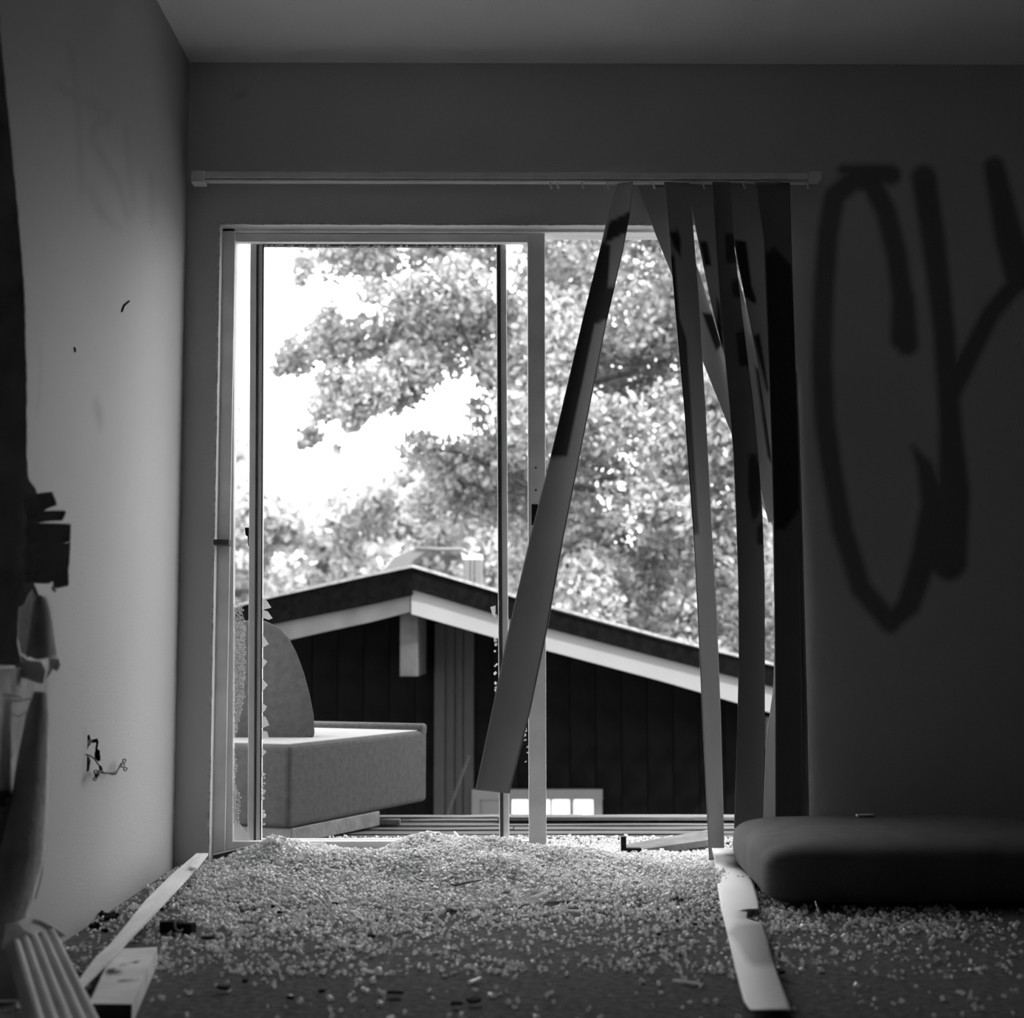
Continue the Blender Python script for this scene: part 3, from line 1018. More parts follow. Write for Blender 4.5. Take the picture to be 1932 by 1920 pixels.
# ------------------------------------------------------------------ lath and block on the floor
bl = empty('wood_block', PZ(225, 1900, 0), 'short offcut of pale timber on the floor, with dark knot and dark cut end', 'timber')
hB = .038
A, B_, C_, D_ = PZ(168, 1893, hB), PZ(249, 1894, hB), PZ(297, 1786, hB), PZ(214, 1790, hB)
gn = 24
Vv, Ff, = [], []
for i in range(gn + 1):
    for j in range(gn + 1):
        s, t = i / gn, j / gn
        Vv.append(A * (1 - s) * (1 - t) + B_ * s * (1 - t) + C_ * s * t + D_ * (1 - s) * t)
for i in range(gn):
    for j in range(gn):
        a_ = i * (gn + 1) + j
        Ff.append((a_, a_ + gn + 1, a_ + gn + 2, a_ + 1))
n = len(Vv)
dn = Vector((0, 0, -hB))
Vv += [A, B_, C_, D_, A + dn, B_ + dn, C_ + dn, D_ + dn]
Ff += [(n + 4, n + 7, n + 6, n + 5), (n + 1, n + 5, n + 6, n + 2), (n + 2, n + 6, n + 7, n + 3), (n + 3, n + 7, n + 4, n)]
at = poly_mask(proj(Vv), [[(197, 1835), (203, 1828), (215, 1827), (224, 1831), (233, 1834), (230, 1836), (205, 1838)], [(226, 1818), (262, 1814), (264, 1816), (228, 1820)],
                          [(250, 1814), (258, 1812), (260, 1816), (252, 1817)], [(222, 1848), (262, 1850), (262, 1852), (222, 1850)]], 2.5)
link('body', Vv, Ff, M['block'], bl, attr=at)
fo = Vector((0, -.0015, 0))
link('cut_end', [A + fo, B_ + fo, B_ + dn + fo, A + dn + fo, A + fo * .1, B_ + fo * .1, B_ + dn + fo * .1, A + dn + fo * .1], [(0, 3, 2, 1), (4, 5, 6, 7), (0, 1, 5, 4), (1, 2, 6, 5), (2, 3, 7, 6), (3, 0, 4, 7)], M['end'], bl)

lt = empty('lath', PZ(250, 1760, 0), 'long pale wooden lath on the floor along the left wall, split at far end', 'lath')


def strip(name, L, Rr, zz, th, mt, parent):
    Vv, Ff = [], []
    k = len(L)
    for (a, b, z) in zip(L, Rr, zz):
        p, q = PZ(a[0], a[1], z), PZ(b[0], b[1], z)
        Vv += [p, q, q - Vector((0, 0, th)), p - Vector((0, 0, th))]
    for i in range(k - 1):
        a_ = i * 4
        for s, t in ((0, 1), (1, 2), (2, 3), (3, 0)):
            Ff.append((a_ + s, a_ + t, a_ + 4 + t, a_ + 4 + s))
    Ff += [(3, 2, 1, 0), (k * 4 - 4, k * 4 - 3, k * 4 - 2, k * 4 - 1)]
    return link(name, Vv, Ff, mt, parent)


strip('far_ply', [(379, 1609), (357, 1634)], [(393, 1609), (371, 1637)], [.078, .066], .006, M['lath'], lt)
strip('strip', [(371, 1609), (323, 1650), (275, 1697), (231, 1752), (207, 1781), (181, 1804), (144, 1854)],
      [(391, 1610), (352, 1655), (310, 1700), (262, 1750), (234, 1779), (205, 1809), (149, 1865)], [.070, .052, .040, .040, .046, .052, .060], .008, M['lath'], lt)
o = strip('wood_scrap', [(95, 1832), (160, 1833)], [(138, 1842), (160, 1842)], [.01, .012], .008, M['debris'], None)
tag(o, 'flat dark scrap on the floor between fluted moulding and pale lath', 'debris')

# ------------------------------------------------------------------ outlet strap hanging from the hole
st = empty('outlet_strap', PX(190, 1470, XL + .03), 'black bent metal outlet strap with ring ends hanging from the wall hole', 'metal strap')


def wp(x, y, off=.02):
    return PX(x, y, XL + off)


MB().tube([wp(162, 1423, .0), wp(170, 1425, .01), wp(178, 1431, .02), (wp(185, 1441, .025)), wp(189, 1446, .03)], .0016, 6).build('wire', M['black'], st, smooth=True)
S1 = [(189, 1446), (191, 1453), (187, 1457), (183, 1461), (181, 1466)]
MB().tube([wp(*p) for p in S1], [.004, .005, .004, .006, .003], 6).build('strap', M['black'], st, smooth=True)
S1 = [(190, 1456), (197, 1458), (205, 1458), (212, 1459), (218, 1458), (222, 1453), (225, 1447), (229, 1442)]
MB().tube([wp(*p) for p in S1], [.003, .0025, .0025, .004, .004, .002, .002, .004], 6).build('strap', M['black'], st, smooth=True)
for (cx, cy, r_) in ((181, 1456, 3.4), (179, 1469, 3.0), (234.5, 1434.5, 3.0), (236.5, 1450.5, 3.2), (231, 1443, 4.0)):
    MB().tube([wp(cx + r_ * math.cos(t), cy + r_ * math.sin(t)) for t in np.linspace(0, 2 * math.pi, 13)[:-1]], .0016, 6, closed=True).build('ring', M['black'], st, smooth=True)
# scratches standing off the left wall
for pts, lab in (([(230, 588), (234, 577), (244, 568)], 'thin black curled sliver stuck on the left wall, above middle'), ([(141, 655), (142, 664)], 'tiny dark nick of peeled paint on the left wall')):
    o = MB().tube([wp(x, y, .002) for x, y in pts], .0022, 5).build('sliver', M['debris']); tag(o, lab, 'sliver')

# ------------------------------------------------------------------ torn wall covering at left
tc_ = empty('torn_wallcovering', PY(-10, 1700, 3.1), 'dark torn wallcovering sheet curling off the wall at the left edge', 'torn wallcovering')


def sheet(name, pts, yy, mt, parent, th=.004, bend=0.0, px0=0, n=0):
    """flat outline at depth yy bent towards the room: depth falls off with distance from px0"""
    P_ = []
    # densify
    dense = []
    for i in range(len(pts)):
        a, b = pts[i], pts[(i + 1) % len(pts)]
        d_ = max(abs(b[0] - a[0]), abs(b[1] - a[1]))
        k = max(1, int(d_ / 14))
        for j in range(k):
            jit = R.uniform(-1, 1) * n
            dense.append((a[0] + (b[0] - a[0]) * j / k + jit, a[1] + (b[1] - a[1]) * j / k + jit * .6))
    for x, y in dense:
        P_.append(PY(x, y, yy - bend * ((x - px0) / 60.0) ** 2))
    m_ = MB().prism(P_, (0, th, 0))
    return m_.build(name, mt, parent)


sheet('sheet', [(-18, -60), (-5, -60), (2, 60), (12, 180), (27, 330), (38, 450), (45, 540), (50, 700), (50, 860), (53, 905), (66, 920), (70, 930),
                (62, 1010), (66, 1080), (64, 1108), (52, 1125), (47, 1140), (36, 1145), (34, 1180), (32, 1210), (36, 1235), (40, 1250), (30, 1255), (-18, 1255)], 2.92, M['sheet'], tc_, n=.8)
for q, dy in (([(45, 931), (70, 930), (98, 927), (104, 943), (107, 952), (76, 964), (45, 968)], 0), ([(50, 963), (72, 963), (122, 963), (124, 968), (117, 981), (70, 986), (50, 988)], .004),
              ([(50, 986), (132, 988), (132, 1022), (100, 1026), (50, 1030)], .008), ([(45, 1026), (100, 1026), (132, 1023), (130, 1060), (128, 1104), (108, 1109), (101, 1108), (100, 1096), (92, 1101), (62, 1100), (45, 1100)], .003),
              ([(96, 1108), (100, 1106), (107, 1114), (101, 1117)], .006)):
    sheet('flap', q, 2.90 + dy, M['sheet'], tc_, n=.9)


def curl(name, rows, yy, mt, parent, rad_k=1.0, arc=math.pi * .95, jag=0, label=None):
    """a curled paper roll: rows (py, left px, right px), bulging towards the camera"""
    Vv, Ff = [], []
    nr, nc = 60, 12
    ys = [r[0] for r in rows]
    for i in range(nr + 1):
        py_ = ys[0] + (ys[-1] - ys[0]) * i / nr
        l = np.interp(py_, ys, [r[1] for r in rows]); r_ = np.interp(py_, ys, [r[2] for r in rows])
        a_, b_ = PY(l, py_, yy), PY(r_, py_, yy)
        w_ = (b_.x - a_.x) / 2; cx = (a_.x + b_.x) / 2
        for j in range(nc + 1):
            t = -arc / 2 + arc * j / nc
            jz = R.uniform(-1, 1) * jag if i in (0, nr) else 0
            Vv.append((cx + w_ * math.sin(t) / math.sin(min(arc, math.pi) / 2), yy - w_ * math.cos(t) * rad_k * 2, a_.z + jz))
    for i in range(nr):
        for j in range(nc):
            q = i * (nc + 1) + j
            Ff.append((q, q + nc + 1, q + nc + 2, q + 1))
    return link(name, Vv, Ff, mt, parent, smooth=True, solid=.0015)


sheet('lower_sheet', [(-18, 1670), (28, 1670), (12, 1735), (14, 1800), (45, 1885), (-18, 1885)], 2.97, M['sheet'], tc_, n=.8)
# pale plaster bits showing between the sheets
pl = empty('plaster_wall_end', PY(-10, 1560, 3.0), 'cracked pale plaster edge under torn covering at lower left', 'plaster')
crk = [([(15, 1318), (14, 1345), (30, 1352), (55, 1335), (80, 1330)], 2), ([(14, 1345), (12, 1380), (16, 1430)], 2), ([(0, 1310), (35, 1315)], 2.5), ([(70, 1315), (30, 1322), (15, 1322)], 3), ([(10, 1410), (12, 1450)], 2)]
pa_, pb_ = PY(-20, 1530, 2.75), PY(84, 1530, 3.20)
pb_.z = pa_.z
Vv, Ff = grid(pa_, pb_ - pa_, (0, 0, (PY(0, 1262, 2.78) - pa_).z), 90, 120)
at = seg_mask(proj(Vv), crk, 2.5)
at = np.maximum(at, poly_mask(proj(Vv), [[(-40, 1490), (5, 1490), (20, 1492), (22, 1512), (10, 1522), (-40, 1528)]], 5))
link('plaster', Vv, [f[::-1] for f in Ff], M['cracked'], pl, attr=at, solid=.01)
sheet('plaster_patch', [(33, 1150), (50, 1128), (66, 1108), (72, 1130), (62, 1180), (55, 1240), (40, 1232), (33, 1200)], 2.98, M['cracked'], pl, n=.8)
sheet('scorched_fringe', [(28, 1240), (40, 1236), (50, 1245), (78, 1248), (86, 1266), (82, 1290), (68, 1287), (50, 1280), (30, 1276)], 2.95, M['sheet'], tc_, n=1.4)
sheet('scorched_fringe', [(60, 1106), (66, 1104), (74, 1125), (72, 1135), (64, 1120)], 2.91, M['sheet'], tc_, n=.5)
curl('paper_curl', [(1124, 70, 86), (1140, 66, 95), (1180, 62, 103), (1240, 54, 111)], 2.93, M['paper'], tc_, jag=.004)
sheet('paper_tip', [(92, 1240), (111, 1243), (113, 1255), (107, 1266), (100, 1262), (87, 1281), (92, 1262)], 2.93, M['paper'], tc_, n=.4)
curl('paper_curl', [(1304, 66, 88), (1345, 54, 92), (1430, 38, 92), (1500, 28, 91), (1560, 14, 88), (1620, 2, 84), (1690, -14, 66), (1730, -25, 50)], 2.90, M['paper'], tc_, arc=math.pi * .98)
curl('inner_curl', [(1500, -20, 30), (1600, -20, 20), (1740, -20, 12)], 2.88, M['sheet'], tc_)
sheet('paper_fin', [(80, 1548), (84, 1600), (80, 1650), (68, 1695), (62, 1694), (74, 1640), (78, 1600)], 2.93, M['paper'], tc_, n=.3)

# ragged cloth scrap over the fluted moulding
rs = empty('torn_cloth', PY(60, 1795, 2.95), 'grey ragged scrap with pointed corner lying over the fluted moulding', 'cloth scrap')
Vv = [PY(5, 1792, 2.90), PY(12, 1735, 2.96), PY(20, 1710, 3.0), (PY(42, 1714, 3.0)), PY(62, 1736, 2.96), PY(88, 1757, 2.93), PY(80, 1770, 2.90), PY(70, 1781, 2.88), PY(45, 1786, 2.87), PY(22, 1789, 2.88), PY(40, 1750, 2.91), PY(60, 1765, 2.89)]
Ff = [(0, 1, 10), (1, 2, 10), (2, 3, 10), (3, 4, 10), (4, 5, 11), (5, 6, 11), (6, 7, 11), (7, 8, 11), (8, 9, 10), (9, 0, 10), (4, 11, 10), (11, 8, 10)]
link('scrap', Vv, [f[::-1] for f in Ff], M['paper'], rs, solid=.004)
MB().prism([PY(60, 1733, 2.95), PY(75, 1735, 2.95), PY(100, 1748, 2.95), PY(125, 1765, 2.95), (PY(98, 1773, 2.95)), PY(84, 1768, 2.95), PY(82, 1752, 2.95)], (0, .006, 0)).build('pointed_flap', M['paper'], rs)

# fluted moulding leaning at the lower left
fl = empty('fluted_moulding', PY(110, 1950, 2.62), 'pale fluted door moulding leaning at the lower left corner', 'moulding')
TL, TR = PY(14, 1790, 2.80), PY(98, 1765, 2.93)
BL, BR = PY(72, 2010, 2.50), PY(222, 2010, 2.64)
prof = []
nfl = 5
for i in range(nfl):
    for t in np.linspace(0, 1, 9)[:-1]:
        s = (i + t) / nfl
        dpt = .015 * (math.sin(math.pi * t) if t < .72 else -.5)
        prof.append((s, dpt))
prof.append((1, 0))
nrm = ((TR - TL).cross(BL - TL)).normalized()
if nrm.y > 0: nrm = -nrm
Vv, Ff = [], []
nr = 12
for i in range(nr + 1):
    a_ = TL.lerp(BL, i / nr); b_ = TR.lerp(BR, i / nr)
    for s, dpt in prof:
        Vv.append(a_.lerp(b_, s) + nrm * dpt)
k = len(prof)
for i in range(nr):
    for j in range(k - 1):
        q = i * k + j
        Ff.append((q, q + 1, q + k + 1, q + k))
link('moulding', Vv, Ff, M['flute'], fl, solid=.01)

# ------------------------------------------------------------------ seat cushion indoors at right
cu = empty('seat_cushion', (1.05, 4.3, 0), 'dark ribbed seat cushion lying on the floor at the right under the blind', 'cushion')


def pillow(name, c, hx, hy, hz, e1, mt, parent, n=48, nz=20, rot=None, crown=0.0, smooth=True):
    Vv, Ff = [], []
    for i in range(nz + 1):
        ph = -math.pi / 2 + math.pi * i / nz
        for j in range(n):
            th = 2 * math.pi * j / n
            cp, sp = math.cos(ph), math.sin(ph)
            ct, st_ = math.cos(th), math.sin(th)
            f = lambda v, e: math.copysign(abs(v) ** e, v)
            x = hx * f(cp, .28) * f(ct, e1); y = hy * f(cp, .28) * f(st_, e1); z = hz * f(sp, .55)
            z += crown * (1 - (x / hx) ** 2) * (1 - (y / hy) ** 2) * (1 if z > 0 else 0)
            v = Vector((x, y, z))
            if rot: v = rot @ v
            Vv.append(v + Vector(c))
    for i in range(nz):
        for j in range(n):
            j2 = (j + 1) % n
            Ff.append((i * n + j, i * n + j2, (i + 1) * n + j2, (i + 1) * n + j))
    return link(name, Vv, Ff, mt, parent, smooth=smooth)


rotc = Matrix.Rotation(math.radians(1.5), 3, 'X')
cm = M['cushion'].node_tree
wv = cm.nodes.new('ShaderNodeTexWave'); wv.inputs['Scale'].default_value = 40; wv.bands_direction = 'DIAGONAL'
bp = cm.nodes.new('ShaderNodeBump'); bp.inputs['Strength'].default_value = .15; bp.inputs['Distance'].default_value = .003
tcn = cm.nodes.new('ShaderNodeTexCoord')
cm.links.new(tcn.outputs['Object'], wv.inputs[0]); cm.links.new(wv.outputs[0], bp.inputs['Height'])
cm.links.new(bp.outputs[0], cm.nodes['Principled BSDF'].inputs['Normal'])
pillow('cover', (1.165, 4.29, .088), .49, .31, .084, .14, M['cushion'], cu, rot=rotc, crown=.012)
g = Vector((PY(1632, 1533, 4.45).x, 4.45, .188))
MB().hexa(rot_box(g, (.026, .006, 0), (0, .012, 0), (0, 0, .003))).build('foam_tuft', M['paper'], cu, bevel=.002)
hairp = [PZ(1538, 1700, .05), PZ(1545, 1722, .03), PZ(1557, 1738, .01), PZ(1551, 1750, .005)]
o = MB().tube(hairp, .0012, 5).build('loose_thread', M['edge']); tag(o, 'pale curled thread on the floor below the front of the dark cushion', 'thread')

# ------------------------------------------------------------------ lounge chair on the balcony
ch = empty('lounge_chair', (-.8, 5.6, 0), 'grey upholstered armless lounge chair on the balcony outside the door', 'chair')
cN = Vector((PZ(545, 1585, .0).x, PZ(545, 1585, .0).y, 0))      # near corner
cN = PY(545, 1583, 5.22); cN.z = 0
cR = PY(806, 1533, 6.16); cR.z = 0
ed = (cR - cN)
pl_ = Vector((-ed.y, ed.x, 0)).normalized()          # towards back left
if pl_.x > 0: pl_ = -pl_
Wd = 1.05
base_z, top_z = .035, .34


def quad_box(a, b, dv, z0, z1):
    r = []
    for z in (z0, z1):
        for p in (a, b, b + dv, a + dv):
            r.append(Vector((p.x, p.y, z)))
    return r


u_ = ed.normalized()
MB().hexa(quad_box(cN, cR, pl_ * Wd, .062, top_z)).build('seat', M['sofa'], ch, bevel=.018)
MB().hexa(quad_box(cN + u_ * .02, cN + u_ * (ed.length * .62), pl_ * .9, .008, .0615)).build('plinth', M['plinth'], ch, bevel=.004)
MB().hexa(quad_box(cN + pl_ * .02 + u_ * .02, cR - u_ * .05 + pl_ * .02, pl_ * (Wd - .04), top_z - .01, top_z + .003)).build('seat_deck', M['seat_deck'], ch, bevel=.002)
MB().hexa(quad_box(cR - u_ * .05, cR, pl_ * Wd, top_z - .02, top_z + .028)).build('rear_lip', M['sofa'], ch, bevel=.012)
# backrest: thick rounded slab
prof = [(440, 1172), (470, 1170), (500, 1171), (525, 1182), (545, 1203), (560, 1232), (574, 1270), (585, 1312), (592, 1350), (594, 1385), (590, 1392), (560, 1396), (440, 1400), (380, 1402), (380, 1240), (395, 1200), (415, 1180)]
pts = [PY(x, y, 5.62) for x, y in prof]
MB().prism(pts, (-.03, .16, .0)).build('backrest', M['sofa'], ch, bevel=.022)

# ------------------------------------------------------------------ neighbouring house
YH = 10.6
hs = empty('neighbour_house', (0, 13, -3.4), 'dark gabled house with white fascia boards beyond the balcony', 'house')


def slope_y(px):     # depth of the prow shaped gable edge at a pixel column
    x = (px - 944) / F
    xr = (778 - 944) / F * YH
    k = .36
    if px >= 778:    # Y = YH + k*(X - xr), X = x*Y
        return (YH - k * xr) / (1 - k * x)
    return (YH + k * xr) / (1 + k * x)


def band(name, rows, y_off, th, mt, paint=None, nseg=30):
    """rows: (px, top py, bottom py)"""
    xs_ = [r[0] for r in rows]
    V_, F_ = [], []
    for i in range(nseg + 1):
        px = xs_[0] + (xs_[-1] - xs_[0]) * i / nseg
        t_ = np.interp(px, xs_, [r[1] for r in rows]); b_ = np.interp(px, xs_, [r[2] for r in rows])
        y_ = slope_y(px) + y_off
        p, q = PY(px, t_, y_), PY(px, b_, y_)
        V_ += [p, q, q + Vector((0, th, 0)), p + Vector((0, th, 0))]
    for i in range(nseg):
        a_ = i * 4
        for s, t in ((0, 1), (1, 2), (2, 3), (3, 0)):
            F_.append((a_ + s, a_ + 4 + s, a_ + 4 + t, a_ + t))
    F_ += [(0, 1, 2, 3), (nseg * 4 + 3, nseg * 4 + 2, nseg * 4 + 1, nseg * 4)]
    return link(name, V_, F_, mt, hs)


band('white_fascia', [(776, 1108, 1158), (960, 1168, 1210), (1040, 1184, 1229), (1250, 1239, 1285), (1463, 1293, 1347), (1640, 1340, 1395)], 0, .04, M['fascia'])
band('shaded_fascia', [(400, 1200, 1240), (550, 1168, 1206), (620, 1153, 1190), (700, 1135, 1173), (774, 1118, 1154)], 0, .04, M['fascia_shade'])
band('dark_fascia', [(778, 1072, 1112), (955, 1122, 1165), (1040, 1150, 1187), (1250, 1207, 1242), (1463, 1258, 1297), (1640, 1302, 1345)], -.05, .10, M['fascia_dark'])
band('dark_fascia', [(400, 1160, 1200), (500, 1132, 1180), (600, 1110, 1160), (700, 1088, 1140), (778, 1072, 1122)], -.05, .10, M['fascia_dark'])
# roof planes going back
for side in (1, -1):
    ex = 1640 if side > 0 else 400
    rp = [(778, 1070), (1040, 1147), (1250, 1204), (1463, 1256), (1640, 1300)] if side > 0 else [(400, 1158), (500, 1130), (600, 1108), (700, 1086), (778, 1070)]
    V_, F_ = [], []
    for px, py in rp:
        p = PY(px, py, slope_y(px) - .08)
        V_ += [p, p + Vector((0, 3.6, .0)), p + Vector((0, 3.6, .022)), p + Vector((0, 0, .022))]
    k = len(rp)
    for i in range(k - 1):
        a_ = i * 4
        for s, t in ((0, 1), (1, 2), (2, 3), (3, 0)):
            F_.append((a_ + s, a_ + 4 + s, a_ + 4 + t, a_ + t))
    F_ += [(0, 1, 2, 3), (k * 4 - 1, k * 4 - 2, k * 4 - 3, k * 4 - 4)]
    link('roof', V_, F_, M['roof'], hs)
# gable wall of vertical boards
YW = 12.0
xa, xb = PY(395, 1200, YW).x, PY(1660, 1300, YW).x
rx = PY(778, 1080, YW).x


def roofz(x):
    # underside of the roof at the wall
    if x >= rx:
        p = PY(778, 1075, YH); q = PY(1463, 1262, slope_y(1463))
    else:
        p = PY(778, 1075, YH); q = PY(450, 1147, slope_y(450))
    t = (x - p.x) / (q.x - p.x)
    return p.z + (q.z - p.z) * t - .02


x = xa
while x < xb:
    w_ = min(.20, xb - x)
    m = MB()
    p = [(x + .003, YW, -3.4), (x + w_ - .003, YW, -3.4), (x + w_ - .003, YW, roofz(x + w_)), (x + .003, YW, roofz(x))]
    m.prism(p, (0, .03, 0)).build('siding_board', M['siding'], hs)
    x += w_
MB().prism([(xa, YW + .03, -3.4), (xb, YW + .03, -3.4), (xb, YW + .03, roofz(xb)), (rx, YW + .03, roofz(rx)), (xa, YW + .03, roofz(xa))], (0, 2.6, 0)).build('body', M['siding'], hs)
b0 = pbox(755, 788, 1150, 1276, 10.75, 11.99)
MB().box(*b0).build('beam_end', M['beam'], hs, bevel=.006)
b0 = pbox(1445, 1475, 1352, 1412, 11.6, 11.99)
MB().box(*b0).build('beam_end', M['beam'], hs, bevel=.006)
# battens
for (a_, b_, dpt) in ((820, 838, .10), (841, 856, .08), (859, 872, .06), (875, 893, .05)):
    q = pbox(a_, b_, 1175, 1700, YW - dpt, YW)
    MB().box(*q).build('batten', M['pilaster'], hs, bevel=.004)
o = MB().tube([PY(835, 1560, 11.4), PY(885, 1425, 11.4)], .012, 6).build('wooden_pole', M['pilaster'], None)
tag(o, 'thin slanted pole standing in front of the dark house wall', 'pole')
o.data.name = 'wooden_pole'
# window
wf = empty('window', PY(1013, 1640, YW - .06)); wf.parent = hs; wf.location = PY(1013, 1640, YW - .06) - hs.location
for r_ in ((890, 1137, 1489, 1508), (1120, 1137, 1508, 1640), (890, 905, 1508, 1640), (905, 962, 1508, 1640)):
    MB().box(*pbox(r_[0], r_[1], r_[2], r_[3], YW - .07 if r_[1] - r_[0] != 57 else YW - .05, YW - .002)).build('window_frame', M['win'], wf)
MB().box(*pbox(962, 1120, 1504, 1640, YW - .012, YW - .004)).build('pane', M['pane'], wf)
for r_ in ((962, 966), (997, 1001), (1038, 1042), (1075, 1083)):
    MB().box(*pbox(r_[0], r_[1], 1508, 1640, YW - .04, YW - .011)).build('mullion', M['alu_dark'], wf)

# roof duct behind the ridge
dv = empty('roof_duct', PY(820, 1100, 13), 'pale metal duct arching above the ridge of the dark house roof', 'duct')
YD = 12.8
MB().prism([PY(x, y, YD) for x, y in ((724, 1075), (745, 1050), (788, 1032), (815, 1033), (780, 1058), (760, 1082))], (0, .25, 0)).build('elbow', M['duct'], dv, bevel=.01)
MB().tube([PY(785, 1034, YD), PY(830, 1036, YD), PY(870, 1036, YD), PY(885, 1045, YD)], .018, 8).build('bracing_bar', M['duct'], dv, smooth=True)
MB().prism([PY(x, y, YD) for x, y in ((866, 1034), (876, 1034), (888, 1045), (910, 1046), (910, 1056), (874, 1056))], (0, .25, 0)).build('cap', M['edge'], dv, bevel=.01)
for (a_, b_) in ((874, 886), (887, 893), (895, 910)):
    MB().box(*pbox(a_, b_, 1054, 1120, YD, YD + .2)).build('duct_panel', M['duct'], dv, bevel=.01)

# ------------------------------------------------------------------ trees
def leaves(name, blobs, leafs, mt, parent, size=(.034, .060), mul=1.6):
    """blobs: (x, y, z, radius, count)"""
    C_, S_, T_ = [], [], []
    for (x, y, z, r_, n_) in blobs:
        n_ = int(n_ * mul)
        v = NR.normal(size=(n_, 3)); v /= np.linalg.norm(v, axis=1)[:, None]
        rr_ = r_ * (NR.uniform(0, 1, n_) ** .45)
        C_.append(np.array([x, y, z]) + v * rr_[:, None])
        S_.append(NR.uniform(*size, n_)); T_.append(NR.uniform(0, 1, n_))
    C_ = np.concatenate(C_); S_ = np.concatenate(S_); T_ = np.concatenate(T_)
    n_ = len(C_)
    u = NR.normal(size=(n_, 3)); u /= np.linalg.norm(u, axis=1)[:, None]
    v = NR.normal(size=(n_, 3)); v -= (v * u).sum(1)[:, None] * u; v /= np.linalg.norm(v, axis=1)[:, None]
    w2 = np.cross(u, v)
    Lf = np.array([(-1, 0, 0), (-.35, .45, .15), (.3, .6, .2), (1, .05, 0), (.35, -.55, .2), (-.3, -.5, .15)])
    V_ = C_[:, None] + S_[:, None, None] * (Lf[None, :, 0:1] * u[:, None] + Lf[None, :, 1:2] * v[:, None] + Lf[None, :, 2:3] * w2[:, None])
    fb = np.array([(0, 1, 2, 3), (0, 3, 4, 5)])
    FB = (fb[None] + (np.arange(n_) * 6)[:, None, None]).reshape(-1, 4)
    me = bpy.data.meshes.new(name)
    me.vertices.add(n_ * 6); me.vertices.foreach_set('co', V_.reshape(-1).astype(np.float32))
    me.loops.add(len(FB) * 4); me.loops.foreach_set('vertex_index', FB.reshape(-1).astype(np.int32))
    me.polygons.add(len(FB)); me.polygons.foreach_set('loop_start', (np.arange(len(FB)) * 4).astype(np.int32))
    me.update(calc_edges=True)
    at_ = me.attributes.new('tone', 'FLOAT', 'POINT'); at_.data.foreach_set('value', np.repeat(T_, 6).astype(np.float32))
    me.materials.append(mt)
    o_ = bpy.data.objects.new(name, me); col.objects.link(o_)
    o_.parent = parent; o_.location = -parent.location
    o_['kind'] = 'stuff'
    print(name, n_)
    return o_


def pb(px, py, y, rpx, n_):
    p = PY(px, py, y)
    return (p.x, p.y, p.z, rpx / F * y, n_)


YT = 17.0
oak = empty('oak_tree', PY(1250, 1500, YT + 1) * 1.0, 'large leafy oak tree filling the view behind the dark house', 'tree')
oak.location.z = -3.4
oak.location.x = 3.4
bl_ = []
named = [(560, 670, 42, 190), (530, 690, 22, 60), (620, 640, 50, 260), (680, 655, 62, 420), (640, 735, 52, 330), (700, 735, 55, 380), (610, 765, 34, 120), (660, 775, 40, 200),
         (585, 820, 28, 70), (565, 838, 14, 18), (636, 848, 9, 12), (622, 590, 26, 50), (688, 600, 12, 16), (600, 612, 18, 20),
         (770, 620, 72, 520), (850, 640, 80, 620), (915, 600, 70, 480), (780, 700, 62, 430), (860, 545, 70, 480), (710, 500, 55, 260), (640, 490, 48, 160), (575, 500, 26, 60), (568, 530, 14, 25),
         (770, 560, 50, 200), (800, 480, 50, 150), (750, 740, 45, 200), (900, 470, 60, 330), (700, 550, 30, 60), (930, 690, 50, 260),
         (600, 455, 40, 120), (700, 440, 60, 300), (820, 430, 60, 300), (790, 850, 45, 140), (850, 870, 60, 330), (920, 860, 60, 380), (860, 930, 60, 320), (930, 940, 60, 360), (800, 960, 45, 130), (900, 780, 30, 60)]
for (px, py, r_, n_) in named:
    bl_.append(pb(px, py, YT + R.uniform(-.8, .8), r_, int(n_ * 1.15)))
for i in range(230):     # the dense right-hand part of the crown, on beyond the frame
    px = R.uniform(965, 1640); py = R.uniform(250, 1330)
    bl_.append(pb(px, py, YT + R.uniform(-1.6, 2.6), R.uniform(50, 95), int(R.uniform(150, 330))))
for gx_ in range(985, 1640, 62):
    for gy_ in range(440, 1330, 62):
        bl_.append(pb(gx_ + R.uniform(-15, 15), gy_ + R.uniform(-15, 15), YT + R.uniform(-.5, 1.2), 50, 70))
for i in range(14):
    px = R.uniform(600, 1500); py = R.uniform(300, 440)
    bl_.append(pb(px, py, YT + R.uniform(-.5, 2.0), R.uniform(50, 90), 240))
leaves('foliage', bl_, 0, M['leaf'], oak)
MB().tube([(3.4, YT + 1, -3.4), (3.3, YT + 1, -1), (3.0, YT + 1, .8), (2.8, YT + 1.2, 3.5)], [.32, .26, .2, .1], 10).build('trunk', M['bark'], oak, smooth=True)
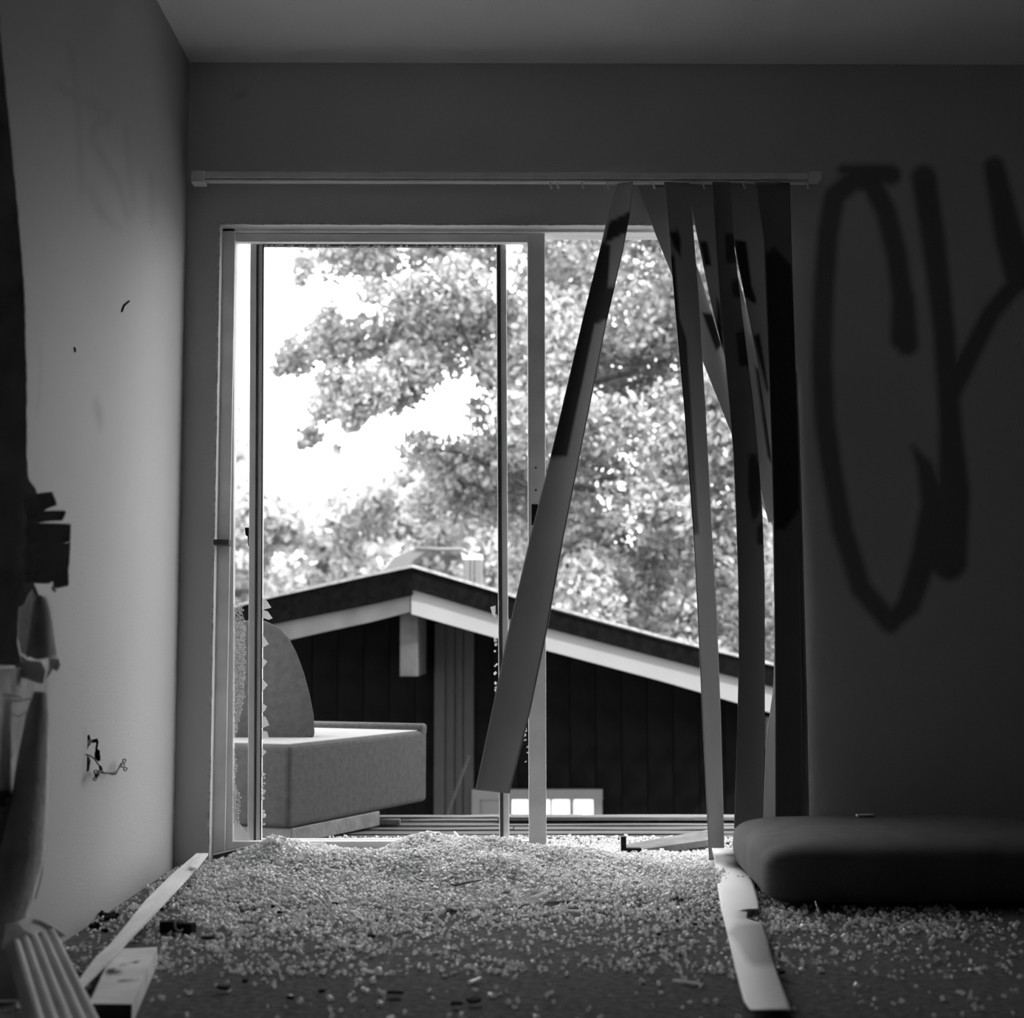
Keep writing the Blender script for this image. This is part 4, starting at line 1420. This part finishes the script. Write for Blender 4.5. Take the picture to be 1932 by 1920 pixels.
limbs = [([(1200, 700), (1050, 740), (940, 745), (905, 710), (885, 650), (860, 595), (835, 560), (800, 535), (750, 492), (715, 470)], 9, 3), ([(826, 548), (832, 520), (834, 480)], 3, 2),
         ([(1400, 1010), (1240, 940), (1130, 925), (1050, 915), (990, 915), (930, 880), (870, 855), (820, 848), (770, 820)], 15, 3), ([(878, 862), (898, 895), (910, 925)], 4, 3),
         ([(990, 930), (925, 925), (880, 940), (860, 975), (855, 990)], 8, 2), ([(1180, 930), (1240, 935), (1180, 900), (1120, 905)], 16, 6), ([(1330, 965), (1400, 990), (1500, 1000)], 12, 10),
         ([(1120, 650), (1170, 690), (1260, 680)], 4, 3)]
for pts, r0, r1 in limbs:
    q = [PY(x, y, YT - .3) for x, y in pts]
    MB().tube(q, list(np.linspace(r0, r1, len(q)) / F * YT * .5), 7).build('branch', M['bark'], oak, smooth=True)


def bg_tree(blobs, yy, lab, tx):
    t_ = empty('background_tree', (tx, yy + .5, -3.4), lab, 'tree', 'pale trees far behind the house')
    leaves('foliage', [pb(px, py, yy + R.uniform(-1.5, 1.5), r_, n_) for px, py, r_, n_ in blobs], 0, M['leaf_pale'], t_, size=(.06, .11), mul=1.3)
    MB().tube([(tx, yy + .5, -3.4), (tx + .1, yy + .5, -1), (tx, yy + .5, 1.0)], [.25, .2, .1], 8).build('trunk', M['bark'], t_, smooth=True)


def fill(x0, x1, y0f, y1, n_, cnt, rr=(34, 60)):
    r = []
    for i in range(n_):
        px = R.uniform(x0, x1)
        py = R.uniform(y0f(px) + 35, y1)
        r.append((px, py, R.uniform(*rr), cnt))
    return r


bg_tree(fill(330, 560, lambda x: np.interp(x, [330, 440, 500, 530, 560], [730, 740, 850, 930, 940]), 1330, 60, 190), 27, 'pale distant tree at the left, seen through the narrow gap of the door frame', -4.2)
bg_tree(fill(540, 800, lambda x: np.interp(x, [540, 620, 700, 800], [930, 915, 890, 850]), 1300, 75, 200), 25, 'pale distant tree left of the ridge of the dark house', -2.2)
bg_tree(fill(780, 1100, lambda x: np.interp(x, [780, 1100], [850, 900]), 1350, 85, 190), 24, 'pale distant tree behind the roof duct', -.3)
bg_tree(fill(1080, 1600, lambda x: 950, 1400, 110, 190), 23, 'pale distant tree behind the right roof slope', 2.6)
